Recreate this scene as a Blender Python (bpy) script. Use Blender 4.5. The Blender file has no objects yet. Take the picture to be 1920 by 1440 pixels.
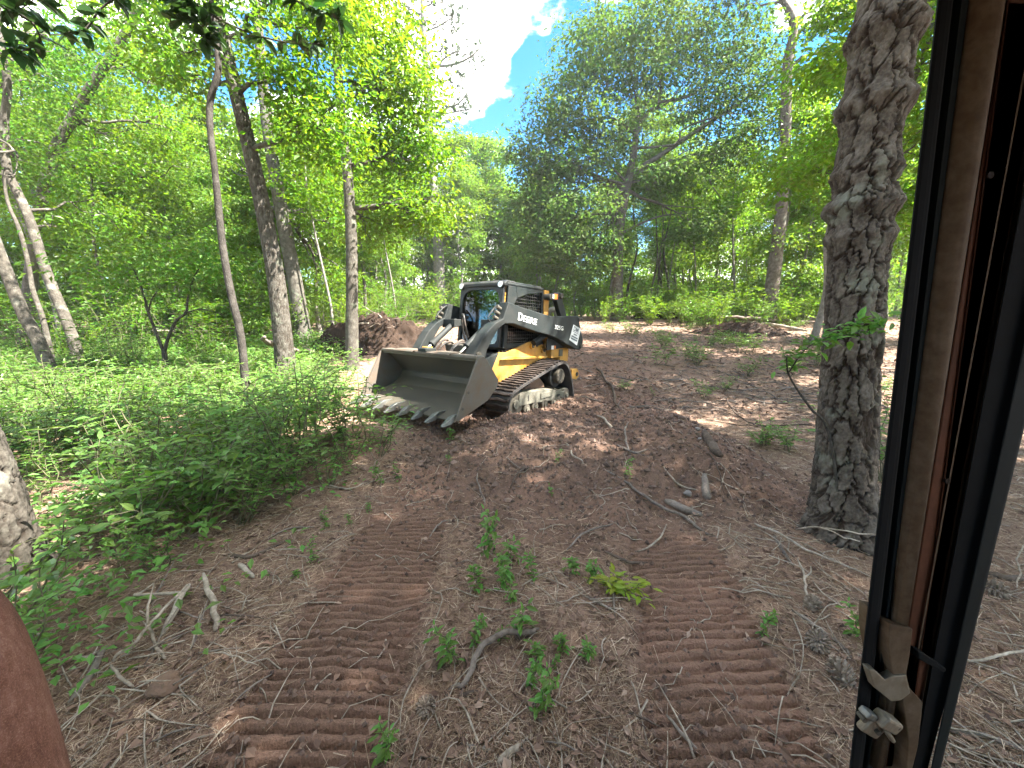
import bpy, bmesh, math, random
import numpy as np
from mathutils import Matrix, Vector

R = math.radians
scene = bpy.context.scene
C = scene.collection

# ------------------------------------------------------------------ camera
PITCH = R(9.0); CAM_H = 1.4; FPX = 721.0
cam = bpy.data.cameras.new('camera'); camo = bpy.data.objects.new('camera', cam); C.objects.link(camo)
camo.location = (0, 0, CAM_H); camo.rotation_euler = (R(90) - PITCH, 0, 0)
cam.sensor_fit = 'HORIZONTAL'; cam.sensor_width = 36; cam.lens = 36 * FPX / 1920
cam.clip_start = 0.05; cam.clip_end = 2000
scene.camera = camo

# ------------------------------------------------------------------ sky, sun, exposure
SUN_EL, SUN_AZ = 54.0, 106.0            # azimuth clockwise from +Y (straight ahead); 90 = right of the picture
world = bpy.data.worlds.new('World'); scene.world = world; world.use_nodes = True
nt = world.node_tree; nt.nodes.clear()
def wn(t, **k):
    n = nt.nodes.new(t)
    for a, b in k.items(): setattr(n, a, b)
    return n
sky = wn('ShaderNodeTexSky', sky_type='NISHITA', sun_disc=False, sun_elevation=R(SUN_EL), sun_rotation=R(SUN_AZ),
         altitude=100, air_density=1.0, dust_density=0.15, ozone_density=3.0)
bg = wn('ShaderNodeBackground'); bg.inputs[1].default_value = 0.052
geo = wn('ShaderNodeTexCoord')
mp = wn('ShaderNodeMapping'); mp.inputs['Scale'].default_value = (1, 1, 2.0); mp.inputs['Location'].default_value = (8.52, 12.66, 5.18)
no = wn('ShaderNodeTexNoise'); no.inputs['Scale'].default_value = 2.1; no.inputs['Detail'].default_value = 9; no.inputs['Roughness'].default_value = 0.55
rp = wn('ShaderNodeValToRGB'); rp.color_ramp.elements[0].position = 0.49; rp.color_ramp.elements[1].position = 0.56
cl = wn('ShaderNodeMix', data_type='RGBA'); cl.inputs[7].default_value = (11.9, 11.5, 10.9, 1)
hs = wn('ShaderNodeHueSaturation'); hs.inputs['Saturation'].default_value = 1.35
ow = wn('ShaderNodeOutputWorld')
L = nt.links.new
dp = wn('ShaderNodeVectorMath', operation='DOT_PRODUCT'); dp.inputs[1].default_value = (-0.135, 0.800, 0.585)
mr = wn('ShaderNodeMapRange', interpolation_type='SMOOTHSTEP'); mr.inputs[1].default_value = 0.984; mr.inputs[2].default_value = 0.999; mr.inputs[4].default_value = 0.22
ad = wn('ShaderNodeMath', operation='ADD')
L(geo.outputs['Generated'], mp.inputs[0]); L(mp.outputs[0], no.inputs['Vector']); L(geo.outputs['Generated'], dp.inputs[0]); L(dp.outputs['Value'], mr.inputs[0])
L(no.outputs[0], ad.inputs[0]); L(mr.outputs[0], ad.inputs[1]); L(ad.outputs[0], rp.inputs[0])
L(rp.outputs[0], cl.inputs[0]); L(sky.outputs[0], hs.inputs['Color']); L(hs.outputs[0], cl.inputs[6]); L(cl.outputs[2], bg.inputs[0]); L(bg.outputs[0], ow.inputs[0])

sun = bpy.data.lights.new('sun', 'SUN'); suno = bpy.data.objects.new('sun', sun); C.objects.link(suno)
sun.energy = 4.1; sun.angle = R(0.55); sun.color = (1.0, 0.94, 0.84)
sd = Vector((math.sin(R(SUN_AZ)) * math.cos(R(SUN_EL)), math.cos(R(SUN_AZ)) * math.cos(R(SUN_EL)), math.sin(R(SUN_EL))))
suno.rotation_euler = (-sd).to_track_quat('-Z', 'Y').to_euler(); suno.location = (0, 0, 40)

vs = scene.view_settings
vs.view_transform = 'Standard'; vs.look = 'None'; vs.gamma = 1; vs.use_curve_mapping = False; vs.exposure = 3.5
cy = scene.cycles
cy.max_bounces = 7; cy.diffuse_bounces = 4; cy.glossy_bounces = 3; cy.transmission_bounces = 5; cy.transparent_max_bounces = 8
cy.volume_bounces = 0; cy.use_denoising = True; cy.caustics_reflective = False; cy.caustics_refractive = False
cy.use_adaptive_sampling = True; cy.adaptive_threshold = 0.015
try: cy.denoiser = 'OPENIMAGEDENOISE'; cy.denoising_prefilter = 'ACCURATE'
except Exception: pass

# ------------------------------------------------------------------ helpers
rng = np.random.default_rng(7)
random.seed(7)

def ray(u, v):                                     # direction through a point of the 1920 x 1440 photograph
    a, b = (u - 960) / FPX, -(v - 720) / FPX
    return np.array([a, math.cos(PITCH) + b * math.sin(PITCH), -math.sin(PITCH) + b * math.cos(PITCH)])
def at(u, v, Y):                                   # world point at depth Y
    d = ray(u, v); return np.array([0, 0, CAM_H]) + d * (Y / d[1])

def tag(o, label=None, cat=None, group=None, kind=None):
    if label: o['label'] = label
    if cat: o['category'] = cat
    if group: o['group'] = group
    if kind: o['kind'] = kind
    return o
def empty(name, loc=(0, 0, 0), rz=0.0):
    o = bpy.data.objects.new(name, None); C.objects.link(o); o.location = [float(c) for c in loc]; o.rotation_euler = (0, 0, rz)
    o.empty_display_size = 0.1
    return o
def link(name, me, parent=None):
    o = bpy.data.objects.new(name, me); C.objects.link(o)
    if parent is not None: o.parent = parent
    return o
def fastmesh(name, V, F, mats, smooth=False, midx=None):
    """V (n,3); F list of int arrays (m,k), one per polygon size."""
    if not isinstance(F, (list, tuple)): F = [F]
    V = np.asarray(V, np.float32); me = bpy.data.meshes.new(name)
    me.vertices.add(len(V)); me.vertices.foreach_set('co', V.ravel())
    F = [np.asarray(f, np.int32) for f in F if len(f)]
    nl = sum(f.size for f in F); npoly = sum(len(f) for f in F)
    me.loops.add(nl); me.loops.foreach_set('vertex_index', np.concatenate([f.ravel() for f in F]))
    tot = np.concatenate([np.full(len(f), f.shape[1], np.int32) for f in F])
    st = np.concatenate([[0], np.cumsum(tot)[:-1]]).astype(np.int32)
    me.polygons.add(npoly); me.polygons.foreach_set('loop_start', st); me.polygons.foreach_set('loop_total', tot)
    if midx is not None: me.polygons.foreach_set('material_index', np.asarray(midx, np.int32))
    me.polygons.foreach_set('use_smooth', np.full(npoly, bool(smooth)))
    for m in (mats if isinstance(mats, (list, tuple)) else [mats]): me.materials.append(m)
    me.update(calc_edges=True); me.validate()
    return me

class MB:                                          # collects solid shapes into one mesh
    def __init__(s): s.v = []; s.f = []
    def add(s, V, F):
        o = len(s.v); s.v += [tuple(map(float, p)) for p in V]; s.f += [tuple(i + o for i in f) for f in F]; return s
    def box(s, x0, x1, y0, y1, z0, z1):
        V = [(x0,y0,z0),(x1,y0,z0),(x1,y1,z0),(x0,y1,z0),(x0,y0,z1),(x1,y0,z1),(x1,y1,z1),(x0,y1,z1)]
        return s.add(V, [(0,3,2,1),(4,5,6,7),(0,1,5,4),(1,2,6,5),(2,3,7,6),(3,0,4,7)])
    def prism(s, poly, y0, y1):                    # polygon in (x, z), extruded along y; y may be a function of x
        f0 = y0 if callable(y0) else (lambda x: y0); f1 = y1 if callable(y1) else (lambda x: y1)
        n = len(poly); V = [(x, f0(x), z) for x, z in poly] + [(x, f1(x), z) for x, z in poly]
        F = [tuple(range(n)), tuple(range(2 * n - 1, n - 1, -1))] + [(i, i + n, (i + 1) % n + n, (i + 1) % n) for i in range(n)]
        return s.add(V, F)
    def prismz(s, poly, z0, z1):
        n = len(poly); V = [(x, y, z0) for x, y in poly] + [(x, y, z1) for x, y in poly]
        return s.add(V, [tuple(range(n - 1, -1, -1)), tuple(range(n, 2 * n))] + [(i, (i + 1) % n, (i + 1) % n + n, i + n) for i in range(n)])
    def tube(s, path, rad, n=8, cap=True):
        V, F = tube_arrays(np.array(path, float), np.broadcast_to(np.array(rad, float), (len(path),)), n)
        F = [tuple(f) for f in F]
        if cap: F += [tuple(range(n - 1, -1, -1)), tuple(range(len(V) - n, len(V)))]
        return s.add(V, F)
    def cyl(s, a, b, r, n=16, r2=None): return s.tube([a, b], [r, r if r2 is None else r2], n)
    def mesh(s, name, mat, smooth=False):
        me = bpy.data.meshes.new(name); me.from_pydata(s.v, [], s.f)
        bm = bmesh.new(); bm.from_mesh(me); bmesh.ops.recalc_face_normals(bm, faces=bm.faces); bm.to_mesh(me); bm.free()
        if smooth: me.polygons.foreach_set('use_smooth', [True] * len(me.polygons))
        me.materials.append(mat); me.update(); return me
    def build(s, name, mat, parent=None, bevel=0.0, smooth=False, seg=2):
        o = link(name, s.mesh(name, mat, smooth), parent)
        if bevel:
            b = o.modifiers.new('bevel', 'BEVEL'); b.width = bevel; b.segments = seg; b.limit_method = 'ANGLE'; b.angle_limit = R(35)
            b.harden_normals = False
        return o

def frames(P):
    T = np.gradient(P, axis=0); T /= np.linalg.norm(T, axis=1)[:, None] + 1e-9
    ref = np.array([0, 0, 1.0]) if abs(T[:, 2]).mean() < 0.8 else np.array([0, 1.0, 0])
    A = np.cross(np.broadcast_to(ref, T.shape), T); A /= np.linalg.norm(A, axis=1)[:, None] + 1e-9
    return T, A, np.cross(T, A)
def tube_arrays(P, rad, n, disp=None):
    T, A, B = frames(P); ang = np.linspace(0, 2 * np.pi, n, endpoint=False)
    r = np.asarray(rad)[:, None] * np.ones((1, n))
    if disp is not None: r = r + disp
    V = P[:, None, :] + r[..., None] * (np.cos(ang)[None, :, None] * A[:, None, :] + np.sin(ang)[None, :, None] * B[:, None, :])
    m = len(P); i = np.arange(m - 1)[:, None] * n; j = np.arange(n)[None, :]; k = (j + 1) % n
    F = np.stack([i + j, i + k, i + n + k, i + n + j], -1).reshape(-1, 4)
    return V.reshape(-1, 3), F
def smooth_path(P, m):                             # Catmull-Rom resampling
    P = np.asarray(P, float); n = len(P)
    if n < 3:
        t = np.linspace(0, 1, m)[:, None]; return P[0] * (1 - t) + P[-1] * t
    Q = np.vstack([2 * P[0] - P[1], P, 2 * P[-1] - P[-2]])
    t = np.linspace(0, n - 1 - 1e-6, m); i = t.astype(int); f = (t - i)[:, None]
    a, b, c, d = Q[i], Q[i + 1], Q[i + 2], Q[i + 3]
    return 0.5 * ((2 * b) + (c - a) * f + (2 * a - 5 * b + 4 * c - d) * f ** 2 + (3 * b - a - 3 * c + d) * f ** 3)

# value noise
_lat = np.random.default_rng(3).random((256, 256))
def vnoise(x, y):
    xi = np.floor(x).astype(int); yi = np.floor(y).astype(int); fx = x - xi; fy = y - yi
    fx = fx * fx * (3 - 2 * fx); fy = fy * fy * (3 - 2 * fy)
    g = lambda a, b: _lat[a & 255, b & 255]
    return (g(xi, yi) * (1 - fx) + g(xi + 1, yi) * fx) * (1 - fy) + (g(xi, yi + 1) * (1 - fx) + g(xi + 1, yi + 1) * fx) * fy
def fbm(x, y, s, o=4, seed=0.0, rough=0.5):
    r = 0; a = 1; t = 0
    for k in range(o):
        r = r + a * vnoise(x * s + 17.3 * k + seed, y * s - 9.1 * k + seed * 1.7); t += a; a *= rough; s *= 2.07
    return r / t
def sstep(a, b, x):
    t = np.clip((x - a) / (b - a), 0, 1); return t * t * (3 - 2 * t)

# ------------------------------------------------------------------ materials
def material(name):
    m = bpy.data.materials.new(name); m.use_nodes = True; t = m.node_tree; t.nodes.clear()
    out = t.nodes.new('ShaderNodeOutputMaterial'); return m, t, out
def N(t, ty, **k):
    n = t.nodes.new(ty)
    for a, b in k.items():
        if a in n.inputs: n.inputs[a].default_value = b
        else: setattr(n, a, b)
    return n
def ramp(t, fac, stops, interp='LINEAR'):
    r = t.nodes.new('ShaderNodeValToRGB'); r.color_ramp.interpolation = interp
    e = r.color_ramp.elements
    while len(e) < len(stops): e.new(0.5)
    for x, (p, c) in zip(e, stops): x.position = p; x.color = (*c, 1) if len(c) == 3 else c
    t.links.new(fac, r.inputs[0]); return r.outputs[0]
def mixc(t, fac, a, b, mode='MIX'):
    m = t.nodes.new('ShaderNodeMix'); m.data_type = 'RGBA'; m.blend_type = mode
    for s, i in ((fac, 0), (a, 6), (b, 7)):
        if hasattr(s, 'is_output'): t.links.new(s, m.inputs[i])
        else: m.inputs[i].default_value = s if i == 0 else (*s, 1)
    return m.outputs[2]
def noise(t, co, scale, detail=4, rough=0.55, dist=0.0):
    n = N(t, 'ShaderNodeTexNoise', Scale=scale, Detail=detail, Roughness=rough, Distortion=dist); t.links.new(co, n.inputs['Vector']); return n.outputs[0]
def mapping(t, co, scale=(1, 1, 1), rot=(0, 0, 0), loc=(0, 0, 0)):
    m = N(t, 'ShaderNodeMapping', Scale=scale, Rotation=rot, Location=loc); t.links.new(co, m.inputs[0]); return m.outputs[0]
def bump(t, h, strength, dist=0.01, normal=None):
    b = N(t, 'ShaderNodeBump', Strength=strength, Distance=dist); t.links.new(h, b.inputs['Height'])
    if normal is not None: t.links.new(normal, b.inputs['Normal'])
    return b.outputs[0]
def math_(t, op, a, b=None):
    m = t.nodes.new('ShaderNodeMath'); m.operation = op
    for s, i in ((a, 0), (b, 1)):
        if s is None: continue
        if hasattr(s, 'is_output'): t.links.new(s, m.inputs[i])
        else: m.inputs[i].default_value = s
    return m.outputs[0]

def leaf_mat(name, base, trans, var=0.35, mixf=0.42, gloss=0.45, clump=0.6, spec=0.35):
    """base, trans: (r,g,b); colour varies leaf by leaf and clump by clump"""
    m, t, out = material(name)
    g = N(t, 'ShaderNodeNewGeometry'); rnd = g.outputs['Random Per Island']
    tc = N(t, 'ShaderNodeTexCoord')
    nz = noise(t, tc.outputs['Object'], clump, 3)
    hv = N(t, 'ShaderNodeHueSaturation'); hv2 = N(t, 'ShaderNodeHueSaturation')
    hue = math_(t, 'ADD', math_(t, 'MULTIPLY', math_(t, 'SUBTRACT', rnd, 0.5), 0.045), math_(t, 'ADD', math_(t, 'MULTIPLY', math_(t, 'SUBTRACT', nz, 0.5), 0.09), 0.5))
    val = math_(t, 'ADD', math_(t, 'MULTIPLY', rnd, var * 2), math_(t, 'ADD', math_(t, 'MULTIPLY', nz, var), 1 - var * 1.5))
    for h, c in ((hv, base), (hv2, trans)):
        h.inputs['Color'].default_value = (*c, 1); t.links.new(hue, h.inputs['Hue']); t.links.new(val, h.inputs['Value'])
    p = N(t, 'ShaderNodeBsdfPrincipled', Roughness=gloss); p.inputs['Specular IOR Level'].default_value = spec
    t.links.new(hv.outputs[0], p.inputs['Base Color'])
    tr = N(t, 'ShaderNodeBsdfTranslucent'); t.links.new(hv2.outputs[0], tr.inputs[0])
    mx = N(t, 'ShaderNodeMixShader'); mx.inputs[0].default_value = mixf
    t.links.new(p.outputs[0], mx.inputs[1]); t.links.new(tr.outputs[0], mx.inputs[2]); t.links.new(mx.outputs[0], out.inputs[0])
    return m

def bark_mat(name, c1, c2, c3, scale=(14, 14, 3.2), lichen=None, bumpd=0.012, fine=60):
    m, t, out = material(name)
    tc = N(t, 'ShaderNodeTexCoord'); co = tc.outputs['Object']
    sc = mapping(t, co, scale)
    v = N(t, 'ShaderNodeTexVoronoi', feature='DISTANCE_TO_EDGE', Scale=1.0); 
    wob = N(t, 'ShaderNodeTexNoise', Scale=1.3, Detail=3); t.links.new(sc, wob.inputs['Vector'])
    ad = N(t, 'ShaderNodeVectorMath', operation='ADD'); t.links.new(sc, ad.inputs[0]); t.links.new(wob.outputs['Color'], ad.inputs[1]); t.links.new(ad.outputs[0], v.inputs['Vector'])
    n1 = noise(t, co, 9, 5); n2 = noise(t, co, fine, 4)
    col = ramp(t, n1, [(0.3, c1), (0.5, c2), (0.7, c3)])
    col = mixc(t, 0.35, col, ramp(t, n2, [(0.35, c1), (0.65, c3)]))
    if lichen:
        n3 = noise(t, co, 3.5, 5, 0.6)
        col = mixc(t, ramp(t, n3, [(0.56, (0, 0, 0)), (0.66, (0.7, 0.7, 0.7))]), col, lichen)
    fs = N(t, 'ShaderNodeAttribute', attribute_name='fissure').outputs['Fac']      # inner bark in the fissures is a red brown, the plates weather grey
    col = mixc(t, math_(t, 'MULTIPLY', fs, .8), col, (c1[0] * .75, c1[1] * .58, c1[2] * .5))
    p = N(t, 'ShaderNodeBsdfPrincipled', Roughness=0.92); p.inputs['Specular IOR Level'].default_value = 0.15
    t.links.new(col, p.inputs['Base Color'])
    hh = math_(t, 'ADD', math_(t, 'MINIMUM', v.outputs['Distance'], 0.22), math_(t, 'MULTIPLY', n2, 0.25))
    t.links.new(bump(t, hh, 0.9, bumpd), p.inputs['Normal']); t.links.new(p.outputs[0], out.inputs[0])
    return m

def plain_mat(name, col, rough=0.6, metal=0.0, dirt=None, dirt_amt=0.4, dirt_scale=6, bumpd=0.0, spec=0.4, fine=120, streak=None):
    """painted or bare surface with dust / wear of irregular shape"""
    m, t, out = material(name)
    tc = N(t, 'ShaderNodeTexCoord'); co = tc.outputs['Object']
    n1 = noise(t, co, dirt_scale, 7, 0.65, 0.3); n2 = noise(t, co, fine, 3)
    c = mixc(t, 0.5, col, ramp(t, n2, [(0.3, tuple(x * 0.8 for x in col)), (0.7, tuple(min(1, x * 1.2) for x in col))]))
    rg = None
    if dirt:
        f = ramp(t, n1, [(0.5 - dirt_amt * 0.4, (0, 0, 0)), (0.78, (0.9, 0.9, 0.9))])
        c = mixc(t, f, c, dirt)
        rg = math_(t, 'ADD', math_(t, 'MULTIPLY', f, 0.9 - rough), rough)
    p = N(t, 'ShaderNodeBsdfPrincipled', Roughness=rough, Metallic=metal); p.inputs['Specular IOR Level'].default_value = spec
    t.links.new(c, p.inputs['Base Color'])
    if rg is not None: t.links.new(rg, p.inputs['Roughness'])
    if bumpd: t.links.new(bump(t, math_(t, 'ADD', n1, math_(t, 'MULTIPLY', n2, 0.5)), 0.5, bumpd), p.inputs['Normal'])
    t.links.new(p.outputs[0], out.inputs[0])
    return m

M = {}
DUST = (0.17, 0.12, 0.09)
M['paint_dark'] = plain_mat('dark_grey_paint', (0.013, 0.018, 0.019), 0.5, dirt=(0.034, 0.033, 0.03), dirt_amt=0.3, dirt_scale=3, spec=.22)
M['paint_black'] = plain_mat('black_paint', (0.010, 0.012, 0.013), 0.45, dirt=(0.05, 0.045, 0.04), dirt_amt=0.15)
M['paint_yellow'] = plain_mat('yellow_paint', (0.52, 0.25, 0.014), 0.5, dirt=(0.20, 0.13, 0.07), dirt_amt=0.58, dirt_scale=6)
M['bucket_steel'] = plain_mat('worn_bucket_steel', (0.056, 0.052, 0.040), 0.5, 0.25, dirt=(0.12, 0.10, 0.073), dirt_amt=0.55, dirt_scale=4, bumpd=0.002)
M['bucket_outer'] = plain_mat('scratched_bucket_paint', (0.105, 0.098, 0.085), 0.55, 0.15, dirt=(0.14, 0.085, 0.05), dirt_amt=0.3, dirt_scale=4)
M['tooth_steel'] = plain_mat('polished_tooth_steel', (0.18, 0.185, 0.175), 0.38, 0.7, dirt=(0.10, 0.09, 0.07), dirt_amt=0.2, dirt_scale=25)
M['chrome'] = plain_mat('chrome_rod', (0.62, 0.63, 0.63), 0.16, 1.0)
M['rubber'] = plain_mat('dusty_track_rubber', (0.014, 0.013, 0.013), 0.8, dirt=(0.10, 0.07, 0.055), dirt_amt=0.55, dirt_scale=9, bumpd=0.003)
M['rubber_edge'] = plain_mat('track_side_rubber', (0.025, 0.025, 0.026), 0.7, dirt=(0.09, 0.075, 0.065), dirt_amt=0.4, dirt_scale=12)
M['frame_mud'] = plain_mat('mud_caked_track_frame', (0.125, 0.125, 0.10), 0.9, dirt=(0.065, 0.05, 0.038), dirt_amt=0.5, dirt_scale=7, bumpd=0.004)
M['roller_steel'] = plain_mat('roller_steel', (0.055, 0.05, 0.042), 0.6, 0.3, dirt=(0.11, 0.095, 0.07), dirt_amt=0.5, dirt_scale=14)
M['decal_white'] = plain_mat('white_decal', (0.72, 0.72, 0.70), 0.5)
M['sticker'] = plain_mat('pale_sticker', (0.60, 0.62, 0.62), 0.5)
M['decal_grey'] = plain_mat('grey_print', (0.10, 0.12, 0.13), 0.6)
M['decal_orange'] = plain_mat('orange_decal', (0.6, 0.16, 0.02), 0.5)
M['lamp_lens'] = plain_mat('lamp_lens', (0.62, 0.64, 0.62), 0.15, 0.3)
M['hose'] = plain_mat('black_hose', (0.012, 0.012, 0.012), 0.5, dirt=DUST, dirt_amt=0.1)
M['seat'] = plain_mat('seat_vinyl', (0.02, 0.02, 0.022), 0.6)
M['clay'] = plain_mat('caked_clay', (0.16, 0.10, 0.07), 0.95, bumpd=0.01, dirt=(0.07, 0.045, 0.03), dirt_amt=0.5)

gm, t, out = material('cab_glass')
gl = N(t, 'ShaderNodeBsdfGlossy', Roughness=0.02); tr = N(t, 'ShaderNodeBsdfTransparent'); tr.inputs[0].default_value = (0.55, 0.66, 0.62, 1)
fr = N(t, 'ShaderNodeFresnel', IOR=1.5); mx = N(t, 'ShaderNodeMixShader')
t.links.new(math_(t, 'ADD', fr.outputs[0], 0.02), mx.inputs[0]); t.links.new(tr.outputs[0], mx.inputs[1]); t.links.new(gl.outputs[0], mx.inputs[2]); t.links.new(mx.outputs[0], out.inputs[0])
M['glass'] = gm

M['leaf_shrub'] = leaf_mat('shrub_leaf', (0.100, 0.190, 0.040), (0.19, 0.35, 0.035), 0.30, 0.35, 0.42, 1.2)
M['leaf_seed'] = leaf_mat('seedling_leaf', (0.085, 0.185, 0.035), (0.16, 0.32, 0.03), 0.25, 0.4, 0.42, 3)
M['leaf_lime'] = leaf_mat('lime_seedling_leaf', (0.19, 0.26, 0.02), (0.34, 0.42, 0.02), 0.2, 0.4, 0.45, 3)
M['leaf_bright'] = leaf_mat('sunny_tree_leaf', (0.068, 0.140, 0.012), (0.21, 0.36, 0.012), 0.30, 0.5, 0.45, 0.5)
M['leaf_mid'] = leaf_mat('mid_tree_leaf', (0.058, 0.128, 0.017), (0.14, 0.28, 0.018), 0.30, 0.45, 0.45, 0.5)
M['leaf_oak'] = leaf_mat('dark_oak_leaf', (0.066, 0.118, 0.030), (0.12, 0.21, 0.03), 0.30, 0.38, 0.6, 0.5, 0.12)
M['leaf_far'] = leaf_mat('far_tree_leaf', (0.075, 0.145, 0.020), (0.20, 0.34, 0.022), 0.32, 0.48, 0.5, 0.4)
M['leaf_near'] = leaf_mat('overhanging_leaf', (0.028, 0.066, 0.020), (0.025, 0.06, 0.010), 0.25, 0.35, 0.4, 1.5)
M['needle'] = leaf_mat('pine_needle', (0.050, 0.085, 0.040), (0.06, 0.10, 0.03), 0.3, 0.2, 0.5, 0.8)
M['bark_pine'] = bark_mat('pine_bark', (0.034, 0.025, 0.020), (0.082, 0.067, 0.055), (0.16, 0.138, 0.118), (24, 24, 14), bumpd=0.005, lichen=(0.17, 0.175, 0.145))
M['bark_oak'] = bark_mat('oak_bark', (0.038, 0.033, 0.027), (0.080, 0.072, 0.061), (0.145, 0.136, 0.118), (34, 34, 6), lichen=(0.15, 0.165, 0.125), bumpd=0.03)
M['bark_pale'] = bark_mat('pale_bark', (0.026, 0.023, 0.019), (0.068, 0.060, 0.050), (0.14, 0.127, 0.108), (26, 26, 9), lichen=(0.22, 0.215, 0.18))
M['bark_dark'] = bark_mat('dark_bark', (0.022, 0.019, 0.017), (0.045, 0.040, 0.035), (0.085, 0.077, 0.068), (30, 30, 8))
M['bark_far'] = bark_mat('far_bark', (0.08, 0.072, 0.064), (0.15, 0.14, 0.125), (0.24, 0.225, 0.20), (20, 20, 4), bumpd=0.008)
M['stem'] = plain_mat('green_brown_stem', (0.09, 0.085, 0.045), 0.7)
M['wood_pale'] = bark_mat('weathered_pale_wood', (0.10, 0.08, 0.06), (0.26, 0.215, 0.17), (0.44, 0.385, 0.32), (40, 40, 4), bumpd=0.004)
M['wood_grey'] = bark_mat('grey_dead_wood', (0.07, 0.055, 0.045), (0.14, 0.115, 0.097), (0.23, 0.195, 0.17), (40, 40, 6), bumpd=0.005)
M['wood_dark'] = bark_mat('dark_damp_wood', (0.035, 0.026, 0.020), (0.075, 0.055, 0.043), (0.13, 0.10, 0.08), (40, 40, 6), bumpd=0.005)
M['cone'] = plain_mat('pine_cone_scale', (0.13, 0.095, 0.07), 0.8, dirt=(0.35, 0.30, 0.25), dirt_amt=0.3, dirt_scale=60)
M['stone'] = plain_mat('grey_stone', (0.17, 0.16, 0.155), 0.7, dirt=(0.13, 0.09, 0.07), dirt_amt=0.4, dirt_scale=20, bumpd=0.004)

def litter_mat(name, stops):
    m, t, out = material(name)
    g = N(t, 'ShaderNodeNewGeometry'); c = ramp(t, g.outputs['Random Per Island'], stops)
    p = N(t, 'ShaderNodeBsdfPrincipled', Roughness=0.85); p.inputs['Specular IOR Level'].default_value = 0.2
    t.links.new(c, p.inputs['Base Color']); t.links.new(p.outputs[0], out.inputs[0]); return m
M['heap'] = plain_mat('heaped_dark_soil', (0.024, 0.016, 0.012), 0.95, dirt=(0.055, 0.036, 0.027), dirt_amt=.35, dirt_scale=2.5, bumpd=.06, spec=.1, fine=30)
M['needle_litter'] = litter_mat('dry_needles', [(0, (0.11, 0.068, 0.048)), (0.5, (0.25, 0.17, 0.118)), (0.85, (0.40, 0.30, 0.215)), (1, (0.54, 0.44, 0.34))])
M['chip_litter'] = litter_mat('dry_leaves_and_chips', [(0, (0.075, 0.045, 0.035)), (0.5, (0.18, 0.115, 0.085)), (0.9, (0.21, 0.14, 0.105)), (1, (0.30, 0.22, 0.17))])
M['clod'] = litter_mat('soil_clods', [(0, (0.07, 0.048, 0.039)), (0.6, (0.13, 0.088, 0.07)), (1, (0.21, 0.142, 0.112))])

# ground: bare soil against needle litter, by an attribute that follows where the machine has scraped
m, t, out = material('forest_soil')
tc = N(t, 'ShaderNodeTexCoord'); co = tc.outputs['Object']
al = N(t, 'ShaderNodeAttribute', attribute_name='litter').outputs['Fac']; ar = N(t, 'ShaderNodeAttribute', attribute_name='red').outputs['Fac']
n1 = noise(t, co, 3.2, 6, 0.6); n2 = noise(t, co, 38, 5, 0.65); n3 = noise(t, mapping(t, co, (1, 1, 0.3)), 140, 4, 0.6)
soil = ramp(t, n1, [(0.3, (0.066, 0.042, 0.031)), (0.55, (0.130, 0.080, 0.058)), (0.75, (0.205, 0.128, 0.094))])
soil = mixc(t, math_(t, 'MULTIPLY', ar, 0.8), soil, (0.23, 0.13, 0.093))
soil = mixc(t, 0.4, soil, ramp(t, n3, [(0.3, (0.05, 0.032, 0.024)), (0.7, (0.27, 0.172, 0.128))]))
lit = ramp(t, n2, [(0.3, (0.075, 0.046, 0.033)), (0.5, (0.185, 0.117, 0.085)), (0.7, (0.31, 0.208, 0.155))])
lit = mixc(t, 0.45, lit, ramp(t, n3, [(0.3, (0.045, 0.027, 0.02)), (0.7, (0.35, 0.24, 0.175))]))
fac = ramp(t, math_(t, 'ADD', al, math_(t, 'MULTIPLY', math_(t, 'SUBTRACT', n2, 0.5), 0.9)), [(0.35, (0, 0, 0)), (0.65, (1, 1, 1))])
col = mixc(t, fac, soil, lit)
p = N(t, 'ShaderNodeBsdfPrincipled', Roughness=0.95); p.inputs['Specular IOR Level'].default_value = 0.12
t.links.new(col, p.inputs['Base Color'])
t.links.new(bump(t, math_(t, 'ADD', n2, math_(t, 'MULTIPLY', n3, 0.5)), 0.8, 0.02), p.inputs['Normal']); t.links.new(p.outputs[0], out.inputs[0])
M['soil'] = m

# ------------------------------------------------------------------ ground
def rise(y): return 0.115 * (np.log1p(np.exp((y - 7.6) * 1.1)) / 1.1) * (1 - 0.55 * sstep(18, 42, y))
def hbase(x, y):                                   # large shapes only
    x = np.asarray(x, float); y = np.asarray(y, float)
    z = rise(y) * (1 - 0.35 * sstep(-3, -12, x)) + 0.10 * (fbm(x, y, 0.22, 3, 5) - 0.5) * sstep(2, 7, np.abs(x) + 0.4 * y)
    # spoil in front of the loader: a low plateau with a scarp on its right side
    edge = 2.22 + 0.16 * np.sin(y * 2.3) + 0.25 * (fbm(x, y, 1.4, 3, 9) - 0.5)
    pl = sstep(2.7, 3.7, y) * (1 - sstep(4.9, 5.7, y)) * sstep(-0.9, 0.1, x) * (1 - sstep(edge - 0.10, edge + 0.12, x))
    z = z + 0.21 * pl + 0.16 * np.exp(-(((x - 1.75) / 0.4) ** 2 + ((y - 4.1) / 0.75) ** 2)) * (1 - sstep(edge - 0.05, edge + 0.1, x))
    # sod left standing beside the bucket, with a cut face towards the scraped soil
    sod = np.exp(-(((x + 1.75) / 0.55) ** 2 + ((y - 4.15) / 0.55) ** 2)) * (1 - sstep(-1.42, -1.27, x + 0.08 * np.sin(y * 9)))
    z = z + 0.27 * sod
    # ground heaved between the tracks, and a shallow rim
    z = z + 0.075 * np.exp(-(((x - 0.22) / 0.22) ** 2 + ((y - 1.72) / 0.28) ** 2))
    return z
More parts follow.
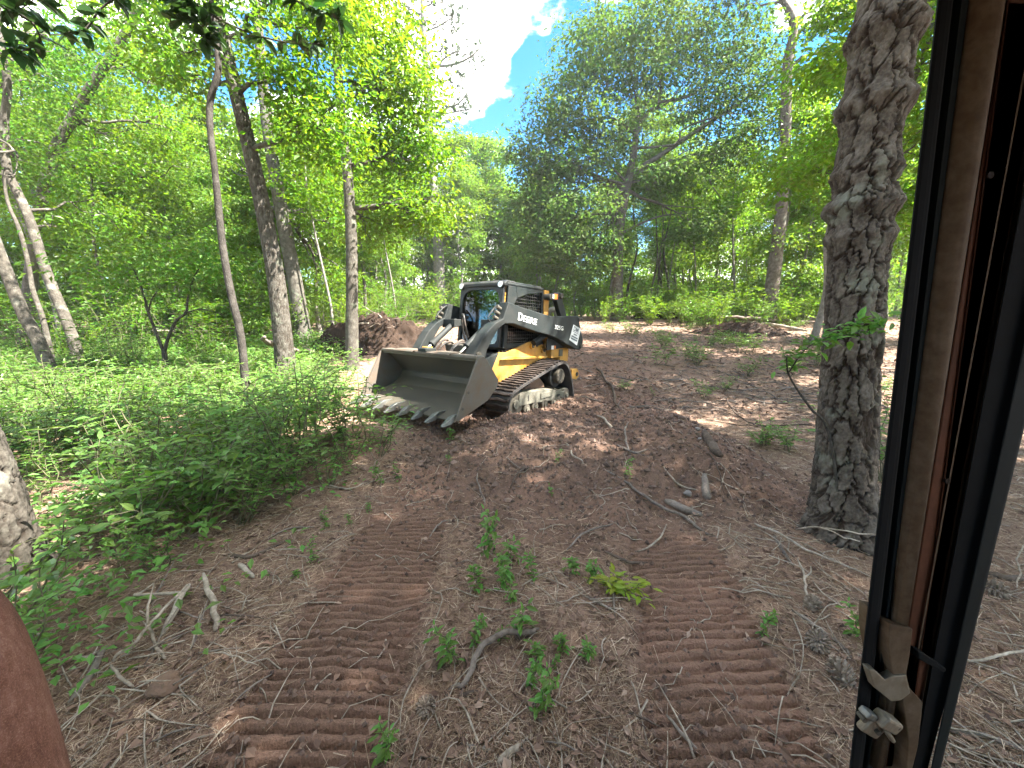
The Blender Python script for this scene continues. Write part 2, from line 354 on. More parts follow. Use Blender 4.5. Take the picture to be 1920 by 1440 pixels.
LANES = ((lambda y: -0.70 - 0.02 * y, 0.30, 0.7, 3.0), (lambda y: 0.73 + 0.24 * (y - 1.02), 0.29, 0.7, 2.7))
def lane_mask(x, y):
    m = 0
    for cx, hw, y0, y1 in LANES:
        e = np.abs(x - cx(y)) + 0.05 * (fbm(x, y, 9, 2, 3) - 0.5)
        m = np.maximum(m, (1 - sstep(hw - 0.05, hw + 0.05, e)) * (1 - sstep(y1 - 0.45, y1 + 0.1, y + 0.3 * (fbm(x, y, 5, 2, 1) - 0.5))))
    return m
def disturbed(x, y):                               # bare, churned soil
    d = sstep(-1.5, -0.9, x + 0.5 * (fbm(x, y, 0.9, 3, 2) - 0.5)) * (1 - sstep(2.15, 2.75, x + 0.6 * (fbm(x, y, 1.1, 3, 7) - 0.5))) * sstep(1.9, 2.9, y + 0.7 * (fbm(x, y, 1.3, 3, 4) - 0.5)) * (1 - sstep(6.5, 10, y))
    road = np.exp(-(((x - 1.6 - 0.10 * (y - 8)) / 1.7) ** 2)) * sstep(5, 7, y) * (1 - sstep(13, 20, y)) * 0.8
    return np.clip(np.maximum(np.maximum(d, road), lane_mask(x, y)), 0, 1)
def hfull(x, y):
    z = hbase(x, y); near = 1 - sstep(9, 20, y)
    d = disturbed(x, y); lm = lane_mask(x, y)
    z = z + near * (0.035 * (1 - .5 * lm) + 0.045 * d * (1 - lm)) * (fbm(x, y, 2.6, 4, 11) - 0.5) * 2
    cl = np.abs(fbm(x, y, 7.5, 4, 21, 0.6) - 0.5) * 2
    z = z + near * d * (1 - lm) * (0.075 + .05 * sstep(.5, .65, fbm(x, y, .9, 2, 23))) * (cl - 0.25)
    z = z + near * 0.022 * (fbm(x, y, 26, 3, 31, 0.6) - 0.5) * (1 - 0.25 * lm)
    for k, (cx, hw, y0, y1) in enumerate(LANES):   # cleat prints
        e = np.abs(x - cx(y)); a = (1 - sstep(hw - 0.04, hw + 0.03, e + 0.06 * (fbm(x, y, 11, 2, 3) - 0.5))) * (1 - sstep(y1 - 0.5, y1 + 0.05, y + 0.35 * (fbm(x, y, 5, 2, 1) - 0.5)))
        ph = (y + 0.003 * (fbm(x, y, 6, 3, 41 + k) - 0.5) * 4 + 0.006 * np.sin(x * 3)) / 0.052
        w = 0.5 + 0.5 * np.sin(2 * np.pi * ph); prof = sstep(0.05, 0.5, w)
        wear = 0.48 + 0.6 * sstep(0.28, 0.58, fbm(x * .8, y, 4.2, 4, 51 + k, .6))
        z = z + a * (0.044 * prof * wear - 0.048)
        z = z + 0.02 * np.exp(-((e - hw - 0.06) / 0.05) ** 2) * (1 - sstep(y1 - 0.5, y1, y)) * fbm(x, y, 8, 2, 61)
    return z
def axis(parts):
    o = [parts[0][0]]
    for a, b, s0, s1 in parts:
        x = a
        while x < b - 1e-6:
            f = (x - a) / (b - a); x += s0 * (1 - f) + s1 * f; o.append(min(x, b))
    return np.unique(np.round(o, 4))
GX = axis([(-90, -16, 8, 0.5), (-16, -2.2, 0.5, 0.03), (-2.2, 2.9, 0.016, 0.016), (2.9, 16, 0.03, 0.5), (16, 90, 0.5, 8)])
GY = axis([(-30, 0.6, 5, 0.06), (0.6, 2.95, 0.0075, 0.011), (2.95, 7, 0.018, 0.05), (7, 24, 0.05, 0.5), (24, 160, 0.5, 9)])
X, Y = np.meshgrid(GX, GY); Z = hfull(X, Y); GROUND_Z = Z
nx, ny = len(GX), len(GY); NX, NY = nx, ny; i = np.arange(ny - 1)[:, None] * nx; j = np.arange(nx - 1)[None, :]
F = np.stack([i + j, i + j + 1, i + nx + j + 1, i + nx + j], -1).reshape(-1, 4)
me = fastmesh('ground', np.stack([X, Y, Z], -1).reshape(-1, 3), F, M['soil'], True)
lit = np.clip(1 - disturbed(X, Y) + .35 * lane_mask(X, Y), 0, 1) * (0.75 + 0.5 * (fbm(X, Y, 2, 3, 71) - 0.5))
a = me.attributes.new('litter', 'FLOAT', 'POINT'); a.data.foreach_set('value', lit.ravel().astype(np.float32))
redm = np.maximum(np.exp(-(((X - 1.7) / .7) ** 2 + ((Y - 4.7) / .9) ** 2)) * (.3 + .9 * fbm(X, Y, 2.2, 3, 85)), np.maximum(sstep(0.50, 0.66, fbm(X, Y, 0.8, 3, 81)) * disturbed(X, Y), lane_mask(X, Y) * .55 * fbm(X, Y, 3, 3, 83) * 1.6))
a = me.attributes.new('red', 'FLOAT', 'POINT'); a.data.foreach_set('value', redm.ravel().astype(np.float32))
tag(link('ground', me), kind='structure')

def hq(x, y):                                      # height of the ground mesh itself
    x = np.asarray(x, float); y = np.asarray(y, float); i_ = np.clip(np.searchsorted(GX, x) - 1, 0, NX - 2); j_ = np.clip(np.searchsorted(GY, y) - 1, 0, NY - 2)
    fx = np.clip((x - GX[i_]) / (GX[i_ + 1] - GX[i_]), 0, 1); fy = np.clip((y - GY[j_]) / (GY[j_ + 1] - GY[j_]), 0, 1)
    return (GROUND_Z[j_, i_] * (1 - fx) + GROUND_Z[j_, i_ + 1] * fx) * (1 - fy) + (GROUND_Z[j_ + 1, i_] * (1 - fx) + GROUND_Z[j_ + 1, i_ + 1] * fx) * fy
def hz(x, y): return float(hq(x, y))
def gp(u, v, l=0.0):                               # where the ray through a photo pixel meets the ground (or l above it)
    d = ray(u, v); o = np.array([0, 0, CAM_H]); s0, s1 = 0.8, 70.0
    for n in (420, 60):
        s = s0 * (s1 / s0) ** np.linspace(0, 1, n); P = o + d[None, :] * (s / d[1])[:, None]; below = np.nonzero(P[:, 2] <= hbase(P[:, 0], P[:, 1]) + l)[0]
        k = below[0] if len(below) else n - 1
        s0, s1 = s[max(k - 1, 0)], s[k] + 1e-6
    q = P[k].copy(); q[2] = hz(q[0], q[1]); return q

# ------------------------------------------------------------------ the track loader
loader = empty('track_loader')
LM = Matrix(((-0.59585, 0.80277, 0.02284, -0.29747), (-0.80288, -0.59611, 0.00614, 6.69680), (0.01855, -0.01468, 0.99972, -0.05374), (0, 0, 0, 1)))
loader.matrix_world = LM
tag(loader, 'dark grey and yellow compact track loader with a wide toothed bucket', 'track loader')

ARM = [(0.606,1.76),(0.721,1.514),(0.896,1.44),(1.076,1.302),(1.222,1.131),(1.326,.982),(1.17,.62),(1.04,.62),(1.084,.941),(1.044,1.068),(.948,1.204),(.821,1.362),(.673,1.444),(.485,1.448),
       (.218,1.389),(-.154,1.317),(-.422,1.277),(-.709,1.211),(-.988,1.114),(-1.32,1.01),(-1.475,.987),(-1.574,1.048),(-1.579,1.174),(-1.471,1.39),(-1.364,1.624),(-.484,1.587),(-.24,1.625),(.277,1.699)]
def ay(x): return 0.755 - 0.075 * x
def text_piece(s, w, h, bold=0.02):
    cu = bpy.data.curves.new('t', 'FONT'); cu.body = s; cu.extrude = 0.01; cu.offset = bold
    ob = bpy.data.objects.new('t', cu); C.objects.link(ob); bpy.context.view_layer.update()
    me = bpy.data.meshes.new_from_object(ob.evaluated_get(bpy.context.evaluated_depsgraph_get()))
    V = np.array([v.co[:] for v in me.vertices]); Fs = [tuple(p.vertices) for p in me.polygons]
    bpy.data.objects.remove(ob); bpy.data.curves.remove(cu); bpy.data.meshes.remove(me)
    V[:, :2] -= V[:, :2].min(0); mxv = V[:, :2].max(0); V[:, 0] *= w / mxv[0]; V[:, 1] *= h / mxv[1]; V[:, 2] *= 0.1
    return V, Fs
def on_arm(V, x0, z0, slope, lift=0.003):          # flat print laid on the outer face of the near arm; +u runs towards the rear
    e1 = np.array([-1, 0.075, slope]); e1 /= np.linalg.norm(e1); e3 = np.array([0.075, 1, 0]); e3 /= np.linalg.norm(e3); e2 = np.cross(e3, e1)
    o = np.array([x0, ay(x0), z0]) + e3 * lift
    return o + V[:, :1] * e1 + V[:, 1:2] * e2 + V[:, 2:] * e3

for s in (1, -1):
    arm = MB().prism(ARM, lambda x: s * ay(x), lambda x: s * (ay(x) - 0.17 + 0.0 * x)).build('boom_arm', M['paint_dark'], loader, 0.012)
    # inner bracket that carries the tilt cylinder, pins, edge flange
    MB().prism([(0.56,1.50),(0.74,1.50),(0.74,1.36),(0.56,1.40)], s * 0.28, s * 0.56).build('cylinder_bracket', M['paint_dark'], arm, 0.01)
    for px, pz, pr in ((-1.40, 1.57, .035), (-1.47, 1.57, .03), (-1.50, 1.06, .045), (1.22, 1.0, .05)):
        MB().cyl((px, s * (ay(px) - 0.02), pz), (px, s * (ay(px) + 0.022), pz), pr, 16).build('pivot_pin', M['roller_steel'], arm, 0.004)
    rail = smooth_path([(0.84, s * .56, 1.46), (0.885, s * .55, 1.53), (0.70, s * .55, 1.70), (0.60, s * .55, 1.69), (0.60, s * .55, 1.62)], 18)
    MB().tube(rail, 0.012, 8).build('grab_rail', M['paint_black'], arm)
    for k in range(3):
        c = np.array([0.66 + 0.035 * k, s * 0.60, 1.66 - 0.075 * k]); MB().cyl(c, c + np.array([0.09, 0, 0.03]), 0.028, 12).build('hydraulic_coupler', M['roller_steel'], arm, 0.004)
    cylr = MB().cyl((0.60, s * .37, 1.475), (1.14, s * .37, 1.105), .047, 20).cyl((1.11, s * .37, 1.126), (1.15, s * .37, 1.098), .056, 20).build('tilt_cylinder', M['paint_dark'], loader, 0.004)
    MB().cyl((1.13, s * .37, 1.11), (1.36, s * .37, .955), .024, 16).build('piston_rod', M['chrome'], cylr)
    MB().tube(smooth_path([(0.66, s * .44, 1.40), (0.90, s * .45, 1.22), (1.02, s * .44, 1.07), (1.12, s * .42, 1.03), (1.15, s * .40, 1.08)], 16), 0.016, 8).build('hose', M['hose'], loader)
    lc = MB().cyl((-.26, s * .60, 1.13), (-.75, s * .62, 1.34), .05, 18).build('lift_cylinder', M['paint_dark'], loader, 0.004)
    MB().cyl((-.72, s * .62, 1.33), (-1.25, s * .66, 1.52), .028, 14).build('piston_rod', M['chrome'], lc)
    # rear link
    ln = MB().prism([(-.571,1.90),(-.60,1.955),(-.71,1.985),(-1.004,2.033),(-1.07,2.00),(-1.085,1.94),(-1.326,1.56),(-1.12,1.54),(-1.00,1.70),(-.90,1.86),(-.86,1.885),(-.686,1.87)], s * .57, s * .655).build('rear_link', M['paint_dark'], loader, 0.012)
    for px, pz in ((-.63, 1.925), (-1.02, 1.97)):
        MB().cyl((px, s * .56, pz), (px, s * .69, pz), .05, 18).build('pivot_pin', M['roller_steel'], ln, 0.006)
    if s == 1:
        MB().box(-.92, -.78, .6555, .6575, 1.90, 1.99).build('warning_decal', M['decal_orange'], ln)
        MB().box(-.79, -.73, .6555, .6578, 1.905, 1.98).build('white_decal', M['decal_white'], ln)
        V1, F1 = text_piece('D', .105, .115, .008); V2, F2 = text_piece('EERE', .355, .092, .006); V2[:, 0] += .122
        V = np.vstack([V1, V2]); Fs = F1 + [tuple(i + len(V1) for i in f) for f in F2]
        mb = MB(); mb.add(on_arm(V, .387, 1.506, -.148), Fs); mb.build('lettering', M['decal_white'], arm)
        V, Fs = text_piece('325G', .26, .07, .004); mb = MB(); mb.add(on_arm(V, -.606, 1.378, -.10), Fs); mb.build('model_number', M['decal_white'], arm)
        st = [(-1.20,1.462),(-1.47,1.385),(-1.355,1.075),(-1.085,1.185)]
        stk = MB().prism(st, lambda x: ay(x) + .0015, lambda x: ay(x) + .0045).build('sticker', M['sticker'], arm)
        A, B_, D_ = (np.array([q[0], q[1]]) for q in (st[0], st[1], st[3]))
        def spt(a, b): q = A + (B_ - A) * a + (D_ - A) * b; return (q[0], q[1])
        for a0, a1, b0, b1 in ((.12,.88,.38,.41),(.3,.7,.50,.57),(.1,.9,.66,.75),(.1,.9,.80,.90)):
            MB().prism([spt(a0, b0), spt(a1, b0), spt(a1, b1), spt(a0, b1)], lambda x: ay(x) + .005, lambda x: ay(x) + .0065).build('printed_line', M['decal_grey'], stk)
        V, Fs = text_piece('DM', .19, .085); V[:, 0] *= 0.9; x0, z0 = spt(.16, .34); mb = MB(); mb.add(on_arm(V, x0, z0, -.285, .0065), Fs); mb.build('sticker_letters', M['decal_grey'], stk)

# bucket
bk = MB().prism([(2.0,.250),(1.40,.440),(1.24,.55),(1.195,.65),(1.21,.70),(1.475,1.01),(1.60,.995),(1.595,.955),(1.50,.972),(1.245,.69),(1.232,.655),(1.268,.585),(1.41,.468),(2.0,.272)], -.985, .985).build('bucket', M['bucket_steel'], loader, 0.004)
SIDE = [(1.615,1.0),(1.50,1.02),(1.44,.99),(1.19,.69),(1.20,.60),(1.40,.436),(1.93,.262),(2.03,.252),(1.99,.31),(1.80,.66)]
for s in (1, -1):
    sp = MB().prism(SIDE, s * .986, s * 1.004).build('side_plate', M['bucket_outer'], bk, 0.004)
    MB().prism([(1.625,.985),(1.56,.97),(1.74,.655),(1.93,.30),(2.02,.262),(1.99,.32),(1.81,.665)], s * 1.0045, s * 1.018).build('wear_strip', M['bucket_outer'], sp, 0.003)
    for q in ((1.80, .59), (1.90, .40)):
        MB().cyl((q[0], s * 1.005, q[1]), (q[0], s * 1.026, q[1]), .018, 10).build('bolt', M['roller_steel'], sp)
MB().prism([(1.80,.336),(2.035,.258),(2.035,.276),(1.80,.354)], -.98, .98).build('cutting_edge', M['bucket_steel'], bk, 0.004)
tm = MB()
def tsec(x, z, w, h): return [(x, -w/2, z - h/2), (x, w/2, z - h/2), (x, w/2*.8, z + h/2), (x, -w/2*.8, z + h/2)]
secs = [tsec(-.16, .062, .02, .012), tsec(-.02, .035, .05, .07), tsec(.05, .012, .078, .075), tsec(.09, -.003, .07, .06), tsec(.185, -.032, .04, .018)]
Vt = [q for sct in secs for q in sct]; Ft = [(0,1,2,3), (16,19,18,17)]
for k in range(4):
    for a_ in range(4): Ft.append((k*4 + a_, k*4 + (a_+1) % 4, k*4 + 4 + (a_+1) % 4, k*4 + 4 + a_))
tm.add(Vt, Ft); tmesh = tm.mesh('tooth', M['tooth_steel'])
for k, yy in enumerate(np.linspace(-.955, .965, 8)):
    o = link('tooth', tmesh, bk); o.location = (2.015, float(yy), .268); o.rotation_euler = (0.05 * (k % 3 - 1), 0.03 * (k % 2), 0.04 * ((k * 7) % 3 - 1))
    b_ = o.modifiers.new('bevel', 'BEVEL'); b_.width = 0.004; b_.segments = 1
lip = MB().box(1.46, 1.615, -.985, .985, 0.985, 1.028).build('top_lip', M['bucket_outer'], bk, 0.012)
for y0, y1 in ((-.62, -.20), (.16, .54)):
    MB().prism([(1.42,1.03),(1.64,1.03),(1.66,1.012),(1.665,1.02),(1.64,1.046),(1.42,1.046)], y0, y1).build('step_plate', M['bucket_outer'], lip, 0.004)
MB().box(1.43, 1.63, -.12, .05, 1.03, 1.075).build('hose_guard', M['paint_dark'], lip, 0.008)
MB().box(1.36, 1.47, -.22, -.10, 1.02, 1.085).build('latch_block', M['paint_yellow'], lip, 0.008)
# quick coupler behind the bucket
MB().prism([(1.06,.52),(1.15,.56),(1.15,.66),(1.34,.90),(1.32,.99),(1.20,.96),(1.04,.66)], -.62, .62).build('quick_coupler', M['paint_dark'], loader, 0.01)
MB().prism([(.78,.90),(.86,.90),(.92,1.10),(.84,1.12)], -.32, .22).build('step_guard', M['bucket_outer'], loader, 0.01)
for k, (yy, xx) in enumerate(((-.18, 1.02), (.05, 1.0), (.12, 1.05), (-.30, 1.0))):
    MB().tube(smooth_path([(xx - .25, yy, .95), (xx - .1, yy + .02, 1.14 + .03 * (k % 2)), (xx + .1, yy + .03, 1.10), (xx + .18, yy, .98)], 14), 0.017, 8).build('hose', M['hose'], loader)
MB().tube(smooth_path([(.62, -.14, 1.15), (.70, -.13, 1.34), (.75, -.1, 1.55), (.80, -.02, 1.56), (.80, .02, 1.40), (.72, .0, 1.22)], 22), 0.016, 8).build('hose', M['hose'], loader)

# chassis
MB().prism([(.80,.28),(.82,.72),(.60,.98),(-.45,.98),(-1.30,.98),(-1.36,.45),(-1.2,.28)], -.485, .485).build('belly', M['paint_black'], loader, 0.015)
YS = [(0.575,1.002),(.394,.995),(-.214,1.145),(-.36,1.152),(-.43,1.115),(-.455,1.06),(-.50,1.045),(-.60,1.085),(-.671,1.099),(-.75,1.085),(-.785,1.03),(-.787,.30),(.605,.30),(.70,.50),(.782,.716)]
for s in (1, -1):
    pl = MB().prism(YS, s * .487, s * .53).build('side_panel', M['paint_yellow'], loader, 0.008)
    MB().prism([(.582,.895),(.449,.935),(-.754,.89),(-.70,.85)], s * .531, s * .60).build('rib', M['paint_yellow'], pl, 0.006)
    for q in ((-.297, 1.078), (-.666, .994)):
        MB().cyl((q[0], s * .53, q[1]), (q[0], s * .565, q[1]), .055, 20).build('boss', M['paint_yellow'], pl, 0.006)
        MB().cyl((q[0], s * .56, q[1]), (q[0], s * .585, q[1]), .03, 14).build('pin', M['roller_steel'], pl, 0.004)
    for k in range(9):
        x = .56 - k * .085; z = 1.012 + max(0, k - 2) * .021
        MB().cyl((x, s * .505, z - .004), (x, s * .505, z + .012), .009, 6).build('bolt', M['roller_steel'], pl)
    # hood side behind the plate
    rs = MB().prism([(-.80,.85),(-.80,1.18),(-1.30,1.15),(-1.44,1.02),(-1.44,.76),(-1.12,.76),(-1.12,.85)], s * .45, s * .64).build('hood_side', M['paint_yellow'], loader, 0.01)
    MB().prism([(-.60,1.0),(-.60,1.20),(-1.36,1.18),(-1.40,1.03)], s * .641, s * .665).build('hood_panel', M['paint_dark'], rs, 0.008)
    MB().box(-1.20, -1.06, s * .642 if s > 0 else -.652, .652 if s > 0 else s * .642, .87, 1.0).build('recess_panel', M['frame_mud'], rs, 0.004)
    if s == 1:
        MB().box(-.83, -.745, .6655, .668, 1.01, 1.078).build('white_decal', M['decal_white'], rs)
        MB().box(-.90, -.84, .6655, .6675, 1.02, 1.075).build('orange_decal', M['decal_orange'], rs)
    # dark splash guard between arm leg and panel
    MB().prism([(.60,1.0),(.985,.90),(.86,.70),(.79,.70)], s * .50, s * .535).build('splash_guard', M['paint_dark'], loader, 0.006)
    MB().prism([(-.69,2.05),(-.855,2.05),(-.86,1.15),(-.69,1.15)], s * .40, s * .515).build('rear_post', M['paint_yellow'], loader, 0.01)
MB().box(-1.42, -.45, -.46, .46, .97, 1.56).build('engine_hood', M['paint_dark'], loader, 0.04)
MB().tube(smooth_path([(-1.15,.30,1.52), (-1.18,.30,1.66), (-1.24,.30,1.72), (-1.40,.30,1.75)], 12), 0.05, 14).build('exhaust_pipe', M['frame_mud'], loader)
rb = MB().prism([(-1.40,.60),(-1.62,.61),(-1.68,.55),(-1.69,.44),(-1.60,.39),(-1.40,.42)], -.76, .76).build('rear_bumper', M['paint_yellow'], loader, 0.012)
for s in (1, -1): MB().cyl((-1.60, s * .761, .50), (-1.60, s * .775, .50), .04, 16).build('tie_down_hole', M['paint_black'], rb)

# cab
cab = MB().box(-.72, .36, -.50, .50, 2.035, 2.085).build('cab', M['paint_dark'], loader, 0.02)
cab['label'] = 'dark roofed cab with caged side windows'
MB().prism([(.14,2.02),(.14,2.115),(.36,2.118),(.43,2.075),(.43,2.02)], -.49, .49).build('roof_visor', M['paint_black'], cab, 0.018)
MB().box(-.70, .12, -.44, .44, 2.086, 2.115).build('roof_panel', M['paint_dark'], cab, 0.015)
MB().prism([(.36,2.02),(.45,1.06),(-.68,1.06),(-.70,2.02),(-.66,2.02),(-.64,1.10),(.40,1.10),(.31,2.02)], -.10, .10).build('floor_frame', M['paint_black'], cab)
for s in (1, -1):
    a0, a1 = s * .455, s * .50
    sw = MB().prism([(.335,2.034),(.14,2.034),(.10,1.86),(.30,1.60),(.33,1.42),(.36,1.06),(.455,1.06)], a0, a1).build('front_post', M['paint_dark'], cab, 0.008)
    MB().prism([(-.64,2.034),(-.70,2.034),(-.69,1.06),(-.60,1.06)], a0, a1).build('back_post', M['paint_dark'], cab, 0.006)
    MB().prism([(.138,2.034),(-.638,2.034),(-.638,2.0),(-.20,1.945),(.10,1.86)], a0, a1).build('side_header', M['paint_dark'], cab, 0.004)
    MB().prism([(.358,1.13),(-.60,1.13),(-.60,1.06),(.358,1.06)], a0, a1).build('sill', M['paint_dark'], cab, 0.004)
    sc = MB()
    for k in range(17):
        x = .30 - k * .056; zt = 2.0 if x < -.2 else (1.945 - (x + .2) * .28 if x < .1 else 1.86 - (x - .1) * 1.3); sc.box(x - .004, x + .004, s * .474 - .004, s * .474 + .004, 1.13, max(1.3, zt))
    for k in range(16):
        z = 1.16 + k * .053; xe = .33 if z < 1.55 else (.33 - (z - 1.55) * .7 if z < 1.88 else -.1 - (z - 1.88) * 4)
        if xe > -.6: sc.box(-.63, xe, s * .482 - .004, s * .482 + .004, z - .004, z + .004)
    sc.build('side_screen', M['paint_black'], cab)
    MB().prism([(.31,1.62),(.33,1.14),(-.60,1.14),(-.635,1.97),(-.2,1.93),(.08,1.85)], s * .440, s * .445).build('side_window', M['glass'], cab)
    hl = MB().cyl((.40, s * .415, 2.045), (.445, s * .415, 2.045), .055, 20).build('headlight', M['paint_black'], cab, 0.004)
    MB().cyl((.44, s * .415, 2.045), (.452, s * .415, 2.045), .045, 20).build('lens', M['lamp_lens'], hl, 0.004)
# windscreen frame with rounded top corners
def wx(z): return .36 + (2.02 - z) * .094
n = 40; outr, inr = [], []
for k in range(n):
    a_ = 2 * math.pi * k / n; c_, s_ = math.cos(a_), math.sin(a_)
    q = max(abs(c_), abs(s_)); outr.append((.455 * c_ / q, 1.545 + .475 * s_ / q))
    e = 0.42 if s_ > 0 else 0.16
    inr.append((.395 * math.copysign(abs(c_) ** e, c_), 1.545 + (.435 if s_ > 0 else .425) * math.copysign(abs(s_) ** e, s_)))
mb = MB(); V = []
for dx in (0, .05):
    for lp in (outr, inr): V += [(wx(z) + dx, y, z) for y, z in lp]
Fw = []
for k in range(n):
    j_ = (k + 1) % n
    Fw += [(k, j_, n + j_, n + k), (2*n + k, 3*n + k, 3*n + j_, 2*n + j_), (n + k, n + j_, 3*n + j_, 3*n + k), (k, 2*n + k, 2*n + j_, j_)]
mb.add(V, Fw).build('windscreen_frame', M['paint_black'], cab, 0.004)
g_ = MB(); V = [(wx(z) + dx, y * 1.01, z) for dx in (.02, .026) for y, z in inr]
g_.add(V, [tuple(range(n)), tuple(range(2*n - 1, n - 1, -1))] + [(k, (k+1) % n, n + (k+1) % n, n + k) for k in range(n)]).build('windscreen', M['glass'], cab)
MB().tube([(.43, .05, 1.15), (.40, .16, 1.55), (.385, .10, 1.80)], .008, 6).build('wiper', M['paint_black'], cab)
MB().prism([(.20,1.12),(.20,1.20),(-.18,1.20),(-.30,1.72),(-.40,1.72),(-.34,1.12)], -.22, .22).build('seat', M['seat'], cab, 0.04)
MB().box(-.62, .30, -.43, .43, 1.02, 1.08).build('cab_floor', M['paint_black'], cab)
rw = MB()
for k in range(13): rw.box(-.655, -.645, -.42 + k * .07 - .004, -.42 + k * .07 + .004, 1.30, 2.0)
for k in range(11): rw.box(-.655, -.645, -.44, .44, 1.32 + k * .066 - .004, 1.32 + k * .066 + .004)
rw.build('rear_screen', M['paint_black'], cab)

# tracks
LOOP = [(.60,.0),(.74,.03),(.86,.105),(.905,.23),(.885,.355),(.80,.455),(.59,.530),(.276,.607),(-.067,.697),(-.441,.787),(-.60,.815),(-.70,.815),(-.80,.785),(-.90,.70),(-1.0,.53),(-1.09,.30),(-1.13,.16),(-1.10,.06),(-1.0,.005),(-.8,-.005),(-.2,-.008)]
def resample(loop, m):
    P = np.array(loop + [loop[0]], float); d = np.r_[0, np.cumsum(np.linalg.norm(np.diff(P, axis=0), axis=1))]
    t_ = np.linspace(0, d[-1], m, endpoint=False); return np.stack([np.interp(t_, d, P[:, 0]), np.interp(t_, d, P[:, 1])], 1), d[-1]
LP, LLEN = resample(LOOP, 200)
for _ in range(3): LP = 0.25 * np.roll(LP, 1, 0) + 0.5 * LP + 0.25 * np.roll(LP, -1, 0)
tan = np.roll(LP, -1, 0) - np.roll(LP, 1, 0); tan /= np.linalg.norm(tan, axis=1)[:, None]; nrm = np.stack([-tan[:, 1], tan[:, 0]], 1)
cen = LP.mean(0)
if ((LP - cen) * nrm).sum() < 0: nrm = -nrm
outer_, inner_ = LP, LP - nrm * 0.035
lm_ = MB(); hw = 0.205
zz = [-hw, -hw*.5, 0, hw*.5, hw]; of = [0, .012, 0, .012, 0]
V = []
for yy, oo in zip(zz, of): V += [(-.024 + oo, yy, -.004), (.024 + oo, yy, -.004), (.013 + oo, yy, .026), (-.013 + oo, yy, .026)]
Fl = [(0,1,2,3), (16,19,18,17)]
for k in range(4):
    for a_ in range(4): Fl.append((k*4 + a_, k*4 + 4 + a_, k*4 + 4 + (a_+1) % 4, k*4 + (a_+1) % 4))
lugmesh = lm_.add(V, Fl).mesh('lug', M['rubber'])
NL = int(LLEN / 0.088)
for s in (1, -1):
    y0, y1 = s * .53, s * .97
    V = [(x, y0, z) for x, z in outer_] + [(x, y1, z) for x, z in outer_] + [(x, y0, z) for x, z in inner_] + [(x, y1, z) for x, z in inner_]
    m_ = 200; Fb = []
    for k in range(m_):
        j_ = (k + 1) % m_
        Fb += [(k, j_, m_ + j_, m_ + k), (2*m_ + k, 3*m_ + k, 3*m_ + j_, 2*m_ + j_), (m_ + k, m_ + j_, 3*m_ + j_, 3*m_ + k), (k, 2*m_ + k, 2*m_ + j_, j_)]
    trk = MB().add(V, Fb).build('track', M['rubber_edge'], loader)
    trk['label'] = 'mud dusted rubber track, ' + ('near side with its undercarriage in view' if s == 1 else 'far side')
    P2, _ = resample([tuple(q) for q in outer_], NL); 
    for k in range(NL):
        d_ = P2[(k + 1) % NL] - P2[k - 1]; d_ /= np.linalg.norm(d_); nn = np.array([-d_[1], d_[0]])
        if np.dot(nn, P2[k] - cen) < 0: nn = -nn; d_ = -d_
        o = link('lug', lugmesh, trk)
        xa = np.array([nn[1], 0, -nn[0]])           # y axis x normal
        Mx = Matrix(((xa[0], 0, nn[0], P2[k][0]), (0, 1, 0, s * .75), (xa[2], 0, nn[1], P2[k][1]), (0, 0, 0, 1)))
        o.matrix_local = Mx
    MB().prism([(.546,.417),(.154,.395),(.13,.40),(-.461,.355),(-.55,.30),(-.89,.27),(-.898,.178),(-.835,.143),(-.776,.075),(-.542,.099),(-.456,.154),(.107,.186),(.409,.194),(.568,.219)], s * .62, s * .90).build('track_frame', M['frame_mud'], trk, 0.012)
    fr_ = trk.children[-1]
    MB().box(.12, .56, min(s*.901, s*.918), max(s*.901, s*.918), .205, .395).build('frame_cover', M['frame_mud'], trk, 0.008)
    MB().box(.31, .335, min(s*.9185, s*.922), max(s*.9185, s*.922), .26, .35).build('slot', M['paint_black'], trk)
    MB().box(-.42, -.06, min(s*.901, s*.915), max(s*.901, s*.915), .235, .335).build('access_plate', M['frame_mud'], trk, 0.01)
    MB().box(-.70, -.60, min(s*.901, s*.908), max(s*.901, s*.908), .20, .24).build('slot', M['paint_black'], trk, 0.01)
    for rx in (.335, .10, -.20, -.49, -.70):
        ro = MB().cyl((rx, s * .60, .122), (rx, s * .915, .122), .088, 24).build('roller', M['roller_steel'], trk, 0.012)
        MB().cyl((rx, s * .916, .122), (rx, s * .935, .122), .04, 16).build('hub_cap', M['frame_mud'], ro, 0.004)
    for (ix, iz, ir) in ((.64, .25, .205), (-.95, .185, .13)):
        io = MB().cyl((ix, s * .58, iz), (ix, s * .90, iz), ir, 32).build('idler', M['roller_steel'], trk, 0.015)
        MB().cyl((ix, s * .90, iz), (ix, s * .93, iz), ir * .35, 20).build('hub_cap', M['frame_mud'], io, 0.006)
    sp = MB().cyl((-.64, s * .56, .563), (-.64, s * .84, .563), .20, 32).build('sprocket', M['paint_black'], trk, 0.01)
    MB().cyl((-.64, s * .84, .563), (-.64, s * .945, .563), .132, 28).build('final_drive_cover', M['roller_steel'], sp, 0.015)
    for k in range(8):
        a_ = k * math.pi / 4; MB().cyl((-.64 + .10 * math.cos(a_), s * .945, .563 + .10 * math.sin(a_)), (-.64 + .10 * math.cos(a_), s * .957, .563 + .10 * math.sin(a_)), .012, 6).build('bolt', M['roller_steel'], sp)
    MB().prism([(.25,.40),(.05,.46),(-.10,.56),(-.25,.57),(-.45,.42),(-.45,.36)], s * .57, s * .74).build('mud_cake', M['clay'], trk, 0.02)
